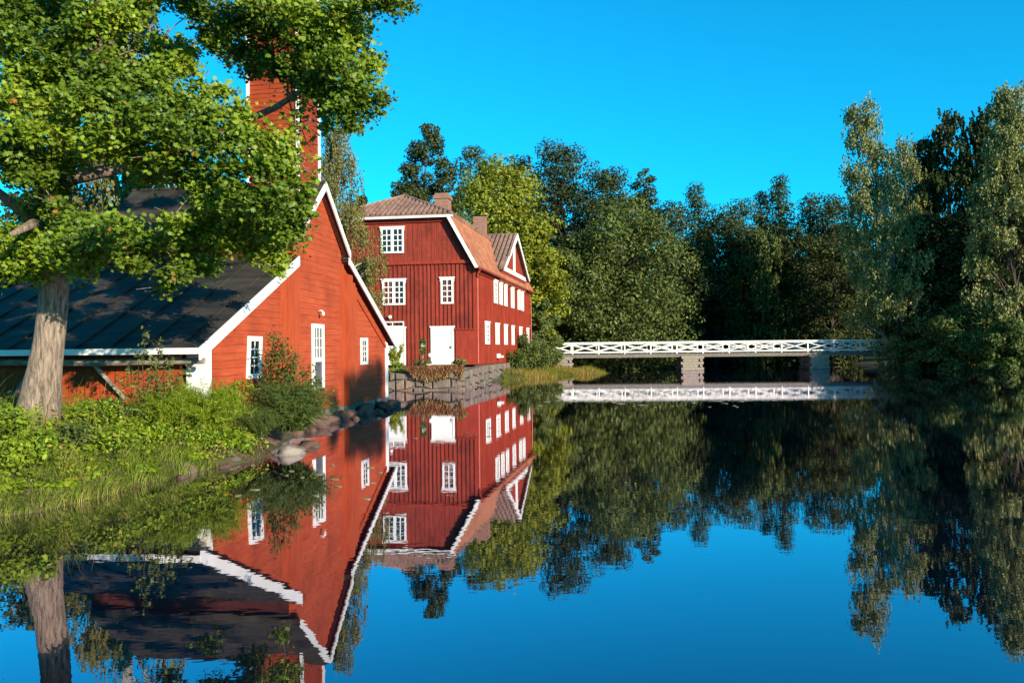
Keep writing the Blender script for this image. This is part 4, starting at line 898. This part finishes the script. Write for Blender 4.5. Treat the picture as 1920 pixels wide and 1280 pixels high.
g = MB(); g.tube([U(118, 745, 11.2), U(92, 735, 11.2) , U(98, 700, 11.15)], [.02, .02, .02], 5)

# ------------------------------------------------------------------ bank vegetation
def scatter(n, box, cond, seed):
    gg = np.random.default_rng(seed); P = np.column_stack([gg.uniform(box[0], box[1], n), gg.uniform(box[2], box[3], n)])
    d = poly_dist(P, WATER); m_ = cond(P, d); P = P[m_]; return np.column_stack([P, ground_z(P)]), d[m_], gg
# leafy herbs: clumps of leaves on low mounds
P, d, gg = scatter(2600, (-13, -4.1, 4.5, 14.2), lambda P, d: (d > .12) & (P[:, 1] < 14.3), 21)
hh = np.clip(.08 + .40 * np.clip(d / 1.2, 0, 1) * gg.uniform(.5, 1.1, len(P)) + .06 * np.sin(P[:, 0] * 4) , .08, .7)
Ps, Ns = [], []
for p, h in zip(P, hh):
    k = 60; dv = unit(gg.normal(size=(k, 3))); dv[:, 2] = np.abs(dv[:, 2]); r_ = gg.uniform(.12, .26)
    Ps.append(p + dv * np.array([r_, r_, h]) * (1 - .4 * gg.random((k, 1)))); Ns.append(dv * .5 + gg.normal(0, .4, (k, 3)) + [0, -.2, .7])
PP = np.concatenate(Ps); pv = np.clip(gg.random(len(PP)) * .55 + .25 + .38 * np.sin(PP[:, 0] * 2.7 + 1.3 * np.sin(PP[:, 1] * 1.9)) * np.cos(PP[:, 1] * 2.2), 0, 1)
v, f, a = leaf_geo(PP, np.concatenate(Ns), .032 * (1 + .5 * np.sin(PP[:, 0] * 5.1) * np.sin(PP[:, 1] * 4.3)), OVAL, 22, val=pv)
tag(link('undergrowth', np_mesh('undergrowth', v, f, a), M['leaf_herb']), 'dense bright green leafy herbs covering the left bank', 'undergrowth', kind='stuff')

def blades(P, h, lean_to, w_, seed, bend=.5, segs=4, val=None):
    """grass blades: P (n,3) roots, h heights, lean_to (n,2) tip offset"""
    gg = np.random.default_rng(seed); n = len(P); t_ = np.linspace(0, 1, segs + 1)
    side = gg.normal(size=(n, 2)); side /= np.linalg.norm(side, axis=1, keepdims=True)
    x = P[:, 0:1] + lean_to[:, 0:1] * t_ ** 1.8; y = P[:, 1:2] + lean_to[:, 1:2] * t_ ** 1.8
    z = P[:, 2:3] + h[:, None] * (t_ - bend * t_ ** 3)
    ww = w_ * (1 - t_ ** 1.5 * .92)
    A = np.stack([x - side[:, 0:1] * ww, y - side[:, 1:2] * ww, z], 2); B = np.stack([x + side[:, 0:1] * ww, y + side[:, 1:2] * ww, z], 2)
    V = np.stack([A, B], 2).reshape(n, -1, 3); K = V.shape[1]; i = np.arange(segs) * 2
    q = np.stack([i, i + 1, i + 3, i + 2], 1); F = (np.arange(n) * K)[:, None, None] + q[None]
    if val is None: val = gg.random(n)
    return V.reshape(-1, 3), F.reshape(-1, 4), np.repeat(val, segs)
P, d, gg = scatter(80000, (-8, -3.9, 4.5, 14), lambda P, d: (d > -.03) & (d < .95) & (P[:, 1] < 12.6), 23)
keep = gg.random(len(P)) < np.clip(1.15 - d, .1, 1); P = P[keep]; d = d[keep]; n = len(P)
cl_ = .5 + .5 * np.sin(P[:, 0] * 3.3 + P[:, 1] * 5.1)
c2_ = np.sin(P[:, 0] * 9 + P[:, 1] * 4) * np.cos(P[:, 1] * 7 - P[:, 0] * 3); h = gg.uniform(.12, .40, n) * (.65 + .5 * cl_) * (1 + .45 * c2_)
ln = np.column_stack([.14 + .16 * c2_ + gg.normal(0, .12, n), -.1 + .12 * np.sin(P[:, 1] * 8) + gg.normal(0, .12, n)])
v, f, a = blades(P, h, ln, .0045, 24, .55, 4, np.clip(gg.random(n) * .5 + .25 + .3 * c2_, 0, 1))
tag(link('grass', np_mesh('grass', v, f, a), M['leaf_grass']), 'long green grass hanging over the edge of the left bank', 'grass', kind='stuff')
# dry litter and soil edge
P, d, gg = scatter(5000, (-6, -3.9, 8.5, 14.2), lambda P, d: (d > -.05) & (d < .22), 25)
n = len(P); v, f, a = blades(P, gg.uniform(.03, .12, n), gg.normal(0, .07, (n, 2)), .006, 26, .3)
tag(link('dry_grass', np_mesh('dry_grass', v, f, a), M['leaf_red']), 'brown dry stalks along the waterline of the left bank', 'dry grass', kind='stuff')

def feathery(c, r_, h, n, seed, label, leaf='leaf_feather', name='fern_bush', wd=.0045):
    gg = np.random.default_rng(seed); th = gg.random(n) * 6.283; el = gg.uniform(.15, 1.0, n)
    P = np.column_stack([c[0] + .25 * r_ * np.cos(th) * gg.random(n), c[1] + .25 * r_ * np.sin(th) * gg.random(n), np.full(n, c[2])])
    root = empty(name, Vector(c), label, 'bush')
    ln = np.column_stack([np.cos(th), np.sin(th)]) * (r_ * (1.05 - el * .55) * gg.uniform(.6, 1.1, n))[:, None]
    hh = h * (.35 + .75 * el) * gg.uniform(.75, 1.1, n); bend = .35
    v, f, a = blades(P, hh, ln, .006, seed, bend, 6)
    link('stems', np_mesh('stems', v, f, a), M[leaf], root)
    # fine side fronds along every stem
    m_ = 26; t_ = np.tile(np.linspace(.25, 1, m_), n); i = np.repeat(np.arange(n), m_)
    q = np.column_stack([P[i, 0] + ln[i, 0] * t_ ** 1.8, P[i, 1] + ln[i, 1] * t_ ** 1.8, P[i, 2] + hh[i] * (t_ - bend * t_ ** 3)])
    k = len(q); L = .22 * (1.15 - t_) * r_ + .03; dv = unit(gg.normal(size=(k, 3)) + np.column_stack([ln[i] * 1.1, np.full(k, .35)]))
    T = dv; nn = gg.normal(size=(k, 3)) + np.array([.1, -.3, .6]); vv, ff, aa = leaf_geo(q + dv * L[:, None] * .5, nn, L * .55, np.array([[0, -1], [.09, -.1], [0, 1], [-.09, -.1]]), seed + 1, T, fold=0)
    link('fronds', np_mesh('fronds', vv, ff, aa), M[leaf], root); return root
c = U(385, 838, 12.9); feathery((c.x - .15, 13.3, .42), .85, 1.25, 420, 31, 'light green feathery bush on the bank in front of the white corner panel')
c = U(300, 800, 12.6); feathery((c.x, 12.7, .7), .6, .85, 220, 32, 'small feathery bush left of the bright feathery bush near the sapling')
c = U(545, 800, 15.0); feathery((c.x - .05, 15.3, .3), .95, 1.3, 520, 33, 'dark green feathery bush by the water below the rose bush', 'leaf_bush')
c = U(470, 850, 13.7); feathery((-4.55, 14.2, .3), .55, .7, 220, 34, 'low shaded feathery bush behind the flat grey stone', 'leaf_bush')

def leafy_bush(name, base, pts, nleaf, size, leaf, label, shape=OVAL, seed=1, hips=0, cat='bush', bark='bark', rad=.16, stem=.014):
    """pts: stem tips (world). Stems rise from base to each tip and carry leaves"""
    rr_ = random.Random(seed); root = empty(name, base, label, cat); g = MB(); gg = np.random.default_rng(seed); Ps = []
    for p in pts:
        b0 = base + Vector((rr_.uniform(-.12, .12), rr_.uniform(-.12, .12), 0)); m1 = b0.lerp(p, .55) + Vector((rr_.uniform(-.08, .08), rr_.uniform(-.08, .08), .06))
        g.tube([b0, m1, p], [stem, stem * .7, stem * .25], 5, False)
        k = nleaf // len(pts); t_ = .3 + .7 * gg.random(k) ** .7
        q = np.where((t_ < .55)[:, None], np.array(b0) + (np.array(m1) - np.array(b0)) * (t_ / .55)[:, None], np.array(m1) + (np.array(p) - np.array(m1)) * ((t_ - .55) / .45)[:, None])
        Ps.append(q + gg.normal(0, rad, (k, 3)) * (1.1 - t_ * .7)[:, None])
    g.build('stems', M[bark], root, smooth=True); P = np.concatenate(Ps); nn = gg.normal(0, .5, P.shape) + [.2, -.3, .6]
    v, f, a = leaf_geo(P, nn, size, shape, seed); link('leaves', np_mesh('leaves', v, f, a), M[leaf], root)
    if hips:
        g = MB()
        for i in range(hips):
            q = Vector(P[rr_.randrange(len(P))]); g.lathe(q, [(.004, .02), (.014, .012), (.017, 0), (.012, -.014), (.003, -.02)], 7)
        g.build('rose_hips', M['hip'], root, smooth=True)
    return root
B_ = U(524, 780, 16.0); B_.z = .4; B_.x = -4.8
leafy_bush('rose_bush', B_, [U(x + (12 if y > 660 else 0), y + 12, 16.1 + dz) for x, y, dz in ((514, 610, 0), (524, 640, .2), (530, 625, -.2), (504, 650, .1), (555, 650, 0), (570, 680, .2), (585, 700, 0), (494, 690, 0), (540, 670, -.3), (534, 700, -.3), (565, 720, -.2), (600, 725, .2), (524, 740, -.3), (489, 730, 0))],
           3600, .032, 'leaf_bush', 'dark rose bush with red hips against the orange red wall', seed=41, hips=45, rad=.17)
B_ = U(275, 790, 12.6); B_.z = .8
leafy_bush('sapling', B_, [U(x, y, 12.5 + dz) for x, y, dz in ((275, 612, 0), (300, 632, .1), (262, 655, 0), (295, 668, -.1), (325, 665, 0), (240, 690, 0), (222, 710, 0), (340, 690, .1), (285, 700, -.1), (310, 720, 0), (355, 700, .1))],
           560, .034, 'leaf_mid', 'thin leafy sapling standing before the red board wall under the eave', seed=42, rad=.09, cat='sapling', stem=.01)
# taller herbs, each a plant of its own
HERBS = [(20, 775, 10.2, .30, .55, 'leaf_herb', 'tall leafy herb at the left edge of the bank'), (60, 830, 9.7, .32, .5, 'leaf_herb', 'broad bright green herb clump below the maple trunk'),
 (15, 880, 9.3, .3, .5, 'leaf_feather', 'yellow green herb clump at the lower left of the bank'), (165, 745, 11.6, .3, .5, 'leaf_herb', 'leafy herb clump right beside the foot of the maple trunk'),
 (215, 750, 12.2, .28, .5, 'leaf_bush', 'dark leaved herb clump behind the bank near the sapling'), (200, 800, 10.9, .32, .42, 'leaf_herb', 'light green nettle clump in the middle of the bank'),
 (130, 800, 10.6, .26, .42, 'leaf_bush', 'darker herb clump in front of the maple trunk'), (265, 820, 11.6, .28, .4, 'leaf_feather', 'pale green herb clump near the small shore rock'),
 (335, 815, 12.3, .3, .42, 'leaf_herb', 'leafy herb clump at the shore before the bright feathery bush'), (385, 840, 12.8, .22, .34, 'leaf_herb', 'low leafy plant beside the pale angular rock')]
for i, (px, py, Yd, r_, h_, leaf, lab) in enumerate(HERBS):
    top = U(px, py, Yd); gz_ = float(ground_z([[top.x, Yd]])[0]); b = Vector((top.x, Yd, gz_)); hz = max(h_, top.z - gz_); rr_ = random.Random(300 + i)
    pts = [b + Vector((rr_.uniform(-r_, r_), rr_.uniform(-r_, r_), hz * rr_.uniform(.55, 1.0))) for _ in range(16)]
    leafy_bush('herb_plant', b, pts, 760, (.028, .038, .03)[i % 3], leaf, lab, OVAL, 300 + i, rad=.09, cat='plant', stem=.006)
# weeds against the wall foot
leafy_bush('weed_plant', Vector((-5.35, 15.6, .5)), [Vector((-5.35 + .1 * i, 15.4 + .25 * (i % 3), 1.15 + .08 * (i % 2))) for i in range(-3, 4)], 500, .03, 'leaf_herb', 'green weeds at the foot of the white corner panel', seed=43, rad=.1, cat='weeds')

P, d, gg = scatter(520, (-9, -4.6, 7.5, 13.6), lambda P, d: d > .25, 27); n = len(P)
v, f, a = blades(P, gg.uniform(.5, 1.0, n), gg.normal(0, .2, (n, 2)), .005, 28, .15, 4)
tag(link('dry_stems', np_mesh('dry_stems', v, f, a), M['leaf_reed']), 'straw coloured dry stems among the herbs of the left bank', 'dry stems', kind='stuff')
# rocks
def rock(c, r3, seed, mat, label): 
    me = rock_mesh(c, r3, seed); return tag(link('rock', me, M[mat], None, c), label, 'rock')
def W0(px, py, z=0): d_ = ray(px, py); t_ = (z - 1.8) / d_.z; return Vector((0, 0, 1.8)) + d_ * t_
q = W0(432, 868); rock(q + Vector((0, .2, .02)), (.30, .18, .15), 1, 'stone', 'pale angular rock at the tip of the green bank')
q = W0(345, 888); rock(q + Vector((0, .1, .03)), (.12, .1, .12), 2, 'stone', 'small pale rock left of the pale angular rock')
q = W0(533, 855); rock(q + Vector((0, .3, .02)), (.32, .22, .13), 3, 'rock', 'rounded grey boulder in the water below the dark bush')
q = W0(573, 840); rock(q + Vector((0, .3, .0)), (.2, .26, .12), 4, 'redrock', 'smaller boulder behind the rounded grey boulder')
q = W0(500, 842); rock(q + Vector((-.1, .35, .05)), (.24, .26, .13), 14, 'redrock', 'dark boulder left behind the rounded grey boulder')
for i, (s, o, r3, lab) in enumerate(((5.2, .22, (.24, .55, .16), 'reddish boulder under the narrow door'), (6.6, .2, (.24, .7, .19), 'long reddish boulder between the door and the boxed post'),
                                    (8.3, .2, (.26, .8, .2), 'dark red boulder below the small right window'), (10.0, .15, (.25, .7, .2), 'dark boulder under the right part of the cabin wall'), (11.2, .15, (.26, .45, .18), 'last boulder under the white corner board'))):
    rock(P1(-o, s, .06), r3, 20 + i, 'redrock', lab)
rock(P1(-.3, 4.2, .05), (.28, .5, .2), 31, 'redrock', 'boulder hidden behind the dark feathery bush')

stone0 = None
for i in range(24):
    k_ = .55 + .45 * rnd.random()
    q = (Vector((-5.3, 9.6, 0)).lerp(Vector((-4.55, 13.0, 0)), k_) if i < 6 else P1(-rnd.uniform(.3, .62), rnd.uniform(.2, 11.4), 0)); q.x += rnd.uniform(.0, .10) if i < 6 else 0
    if stone0 is None: stone0 = link('shore_stone', rock_mesh((0, 0, 0), (.10, .08, .085), 78, 3, .3), M['redrock']); o = stone0
    else: o = stone0.copy(); col.objects.link(o)
    o.location = (q.x, q.y, .0); k_ = rnd.uniform(.35, .9) if i < 6 else rnd.uniform(.6, 1.6); o.scale = (k_, k_ * rnd.uniform(.7, 1.2), k_ * .8); o.rotation_euler = (0, 0, rnd.random() * 6)
    tag(o, 'small dark stone at the waterline of the left shore', 'stone', 'small stones along the left shore')
# reeds on the point by the bridge
P, d, gg = scatter(22000, (-.6, 9, 45.5, 63.5), lambda P, d: (d > -.5) & (d < 3.0), 51); P[:, 2] = np.maximum(P[:, 2], -.05)
n = len(P); v, f, a = blades(P, gg.uniform(.2, .5, n) * (.9 + .5 * np.sin(P[:, 0] * 1.7 + P[:, 1]) * np.cos(P[:, 0] * .6 - P[:, 1] * 1.3)), gg.normal(0, .14, (n, 2)), .013, 52, .2, 3, np.clip(gg.random(n) * .6 + .3 + .3 * np.sin(P[:, 0] * .9 + P[:, 1] * .5), 0, 1))
tag(link('reeds', np_mesh('reeds', v, f, a), M['leaf_reed']), 'yellow green reeds on the point beside the bridge end', 'reeds', kind='stuff')
P, d, gg = scatter(16000, (27, 50, 28, 68), lambda P, d: (d > -.3) & (d < 1.6), 53); P[:, 2] = np.maximum(P[:, 2], -.05)
n = len(P); v, f, a = blades(P, gg.uniform(.2, .5, n), gg.normal(0, .15, (n, 2)), .016, 54, .3, 3)
tag(link('shore_grass', np_mesh('shore_grass', v, f, a), M['leaf_grass']), 'low grass along the shaded right shore', 'grass', kind='stuff')
# terrace grass
P = np.column_stack([rng.uniform(-9, -3.4, 3500), rng.uniform(36.25, 38.2, 3500), np.full(3500, .89)]); n = 3500
v, f, a = blades(P, rng.uniform(.08, .26, n), rng.normal(0, .06, (n, 2)), .012, 55, .3, 3)
tag(link('terrace_grass', np_mesh('terrace_grass', v, f, a), M['leaf_grass']), 'short grass along the top of the terrace wall', 'grass', kind='stuff')
# red creeper hanging over the wall
def hanging(name, x0_, x1_, y_, n, seed, label, leaf):
    gg = np.random.default_rng(seed); x = gg.uniform(x0_, x1_, n); mid = (x0_ + x1_) / 2; L = .72 * np.clip(1 - np.abs((x - mid) / (x1_ - x0_) * 2) ** 3, .15, 1) * gg.uniform(.4, 1, n)
    P = np.column_stack([x, np.full(n, y_) - .1 - gg.random(n) * .2, 1.1 - L * gg.random(n)]); nn = gg.normal(0, .5, (n, 3)) + [.2, -.8, .3]
    v, f, a = leaf_geo(P, nn, .085, np.array([[0, -1], [.3, -.1], [0, 1], [-.3, -.1]]), seed, np.tile([0, 0, -1.], (n, 1)) + gg.normal(0, .4, (n, 3)))
    o = link(name, np_mesh(name, v, f, a), M[leaf], None, (mid, y_, 1.0)); return tag(o, label, 'creeper')
hanging('hanging_creeper', -4.9, -2.5, 36.3, 2300, 61, 'reddish brown creeper hanging over the granite wall below the right white door', 'leaf_red')
hanging('hanging_creeper', -2.6, -2.2, 36.35, 160, 62, 'thin reddish trailing creeper at the corner of the granite wall', 'leaf_red')
# terrace bushes and pots
def bush(px, py, Yd, r_, zb_, leaf, label, n=1600, size=.05, seed=1, name='bush'):
    top = U(px, py, Yd); b = Vector((top.x, Yd, zb_)); rr_ = random.Random(seed)
    pts = [Vector((top.x + rr_.uniform(-r_, r_), Yd + rr_.uniform(-r_, r_), zb_ + (top.z - zb_) * rr_.uniform(.5, 1))) for _ in range(12)]; pts[0] = top
    return leafy_bush(name, b, pts, n, size, leaf, label, QUAD, seed, rad=r_ * .35)
bush(742, 645, 38.3, .3, .97, 'leaf_lime', 'light green small bush on the terrace beside the left white door', 900, .06, 71)
bush(862, 672, 38.0, .28, .97, 'leaf_olive', 'pale spiky plant on the terrace at the wall corner', 500, .07, 72)
bush(745, 682, 37.2, .3, .97, 'leaf_herb', 'low green plant at the edge of the terrace under the left door', 500, .05, 73)
for (px, py, Yd, r_, zb_, leaf, lab, n_, s_, sd_) in ((985, 628, 56, 1.0, .3, 'leaf_mid', 'bush with reddish flowers under the last windows of the large house', 3000, .09, 81), (1012, 640, 58, 1.1, .3, 'leaf_mid', 'leafy bush beside the left end of the bridge', 3200, .09, 82), (1035, 655, 60.5, .8, .3, 'leaf_mid', 'low leafy bush touching the bridge railing', 2200, .08, 83), (968, 655, 52, .6, .4, 'leaf_bush', 'small dark bush at the end of the stone foundation wall', 1600, .08, 84)):
    bush(px, py, Yd, r_, zb_, leaf, lab, n_, s_, sd_)
def pot(px, Yd, r_, h, mat, label, plant=True, seed=1):
    c = U(px, 690, Yd); c.z = .98; root = empty('flower_pot', c, label, 'flower pot')
    MB().lathe(c, [(r_ * .7, 0), (r_ * .95, h * .85), (r_ * 1.05, h * .86), (r_ * 1.05, h)], 14).build('pot', M[mat], root, smooth=True)
    if plant:
        gg = np.random.default_rng(seed); k = 120; dv = unit(gg.normal(size=(k, 3))); dv[:, 2] = np.abs(dv[:, 2])
        v, f, a = leaf_geo(np.array(c) + [0, 0, h] + dv * r_ * 1.3, dv + gg.normal(0, .4, (k, 3)), .04, QUAD, seed); link('plant', np_mesh('plant', v, f, a), M['leaf_mid'], root)
pot(795, 38.2, .16, .22, 'yellow', 'yellow flower pot on the terrace left of the right white door', True, 1)
pot(803, 38.0, .15, .18, 'pink', 'pale pink flower pot next to the yellow pot', True, 2)
pot(782, 38.6, .15, .25, 'terracotta', 'clay flower pot left of the yellow pot', True, 3)
# garden lamp post with climbing plant
c = U(793, 690, 39.0); c.z = .98; post = empty('garden_post', c, 'post wound with a plant and white blossom on the terrace between the doors', 'post')
MB().tube([c, c + UP * 1.0], .035, 8).build('pole', M['grey_wood'], post); MB().lathe(c + UP * 1.05, [(.03, -.1), (.11, -.05), (.13, .02), (.08, .1), (.02, .13)], 12).build('blossom_ball', M['white'], post, smooth=True)
gg = np.random.default_rng(9); P = np.array(c) + np.column_stack([gg.uniform(-.16, .16, 520), gg.uniform(-.16, .16, 520), gg.uniform(.65, 1.4, 520)])
v, f, a = leaf_geo(P, gg.normal(size=P.shape), .05, QUAD, 9); link('climbing_plant', np_mesh('climbing_plant', v, f, a), M['leaf_mid'], post)
c = U(806, 690, 38.9); c.z = .98; st = empty('garden_lamp', c, 'low white globe lamp on a thin stake near the right white door', 'lamp')
MB().tube([c, c + UP * .55], .02, 6).build('stake', M['iron'], st); MB().lathe(c + UP * .6, [(.02, -.1), (.09, -.05), (.1, 0), (.08, .07), (.02, .1)], 12).build('globe', M['white'], st, smooth=True)

# floating leaves
fl = None; fm = mat_noise('floating_leaf', (.16, .18, .08), (.30, .27, .14), 6, .4, 0, spec=.5)
spots = [(rnd.uniform(375, 720), rnd.uniform(868, 935)) for _ in range(16)] + [(rnd.uniform(1000, 1400), rnd.uniform(748, 765)) for _ in range(26)] + [(rnd.uniform(770, 1000), rnd.uniform(790, 830)) for _ in range(8)]
for i, (px, py) in enumerate(spots):
    q = W0(px, py, .003)
    if poly_dist(np.array([[q.x, q.y]]), WATER)[0] > -.15: continue
    if fl is None:
        g = MB(); ring = [(.055 * math.cos(t_ * .628), .042 * math.sin(t_ * .628), 0) for t_ in range(10)]; g.prism(ring, (0, 0, .004)); fl = g.build('floating_leaf', fm); o = fl
    else: o = fl.copy(); col.objects.link(o)
    o.location = q; o.rotation_euler = (0, 0, rnd.random() * 6.28); k = rnd.uniform(.8, 1.5) * (1 if q.y < 25 else 2.2); o.scale = (k, k * .8, 1)
    tag(o, 'small fallen leaf floating flat on the pond surface', 'leaf', 'leaves floating on the pond')
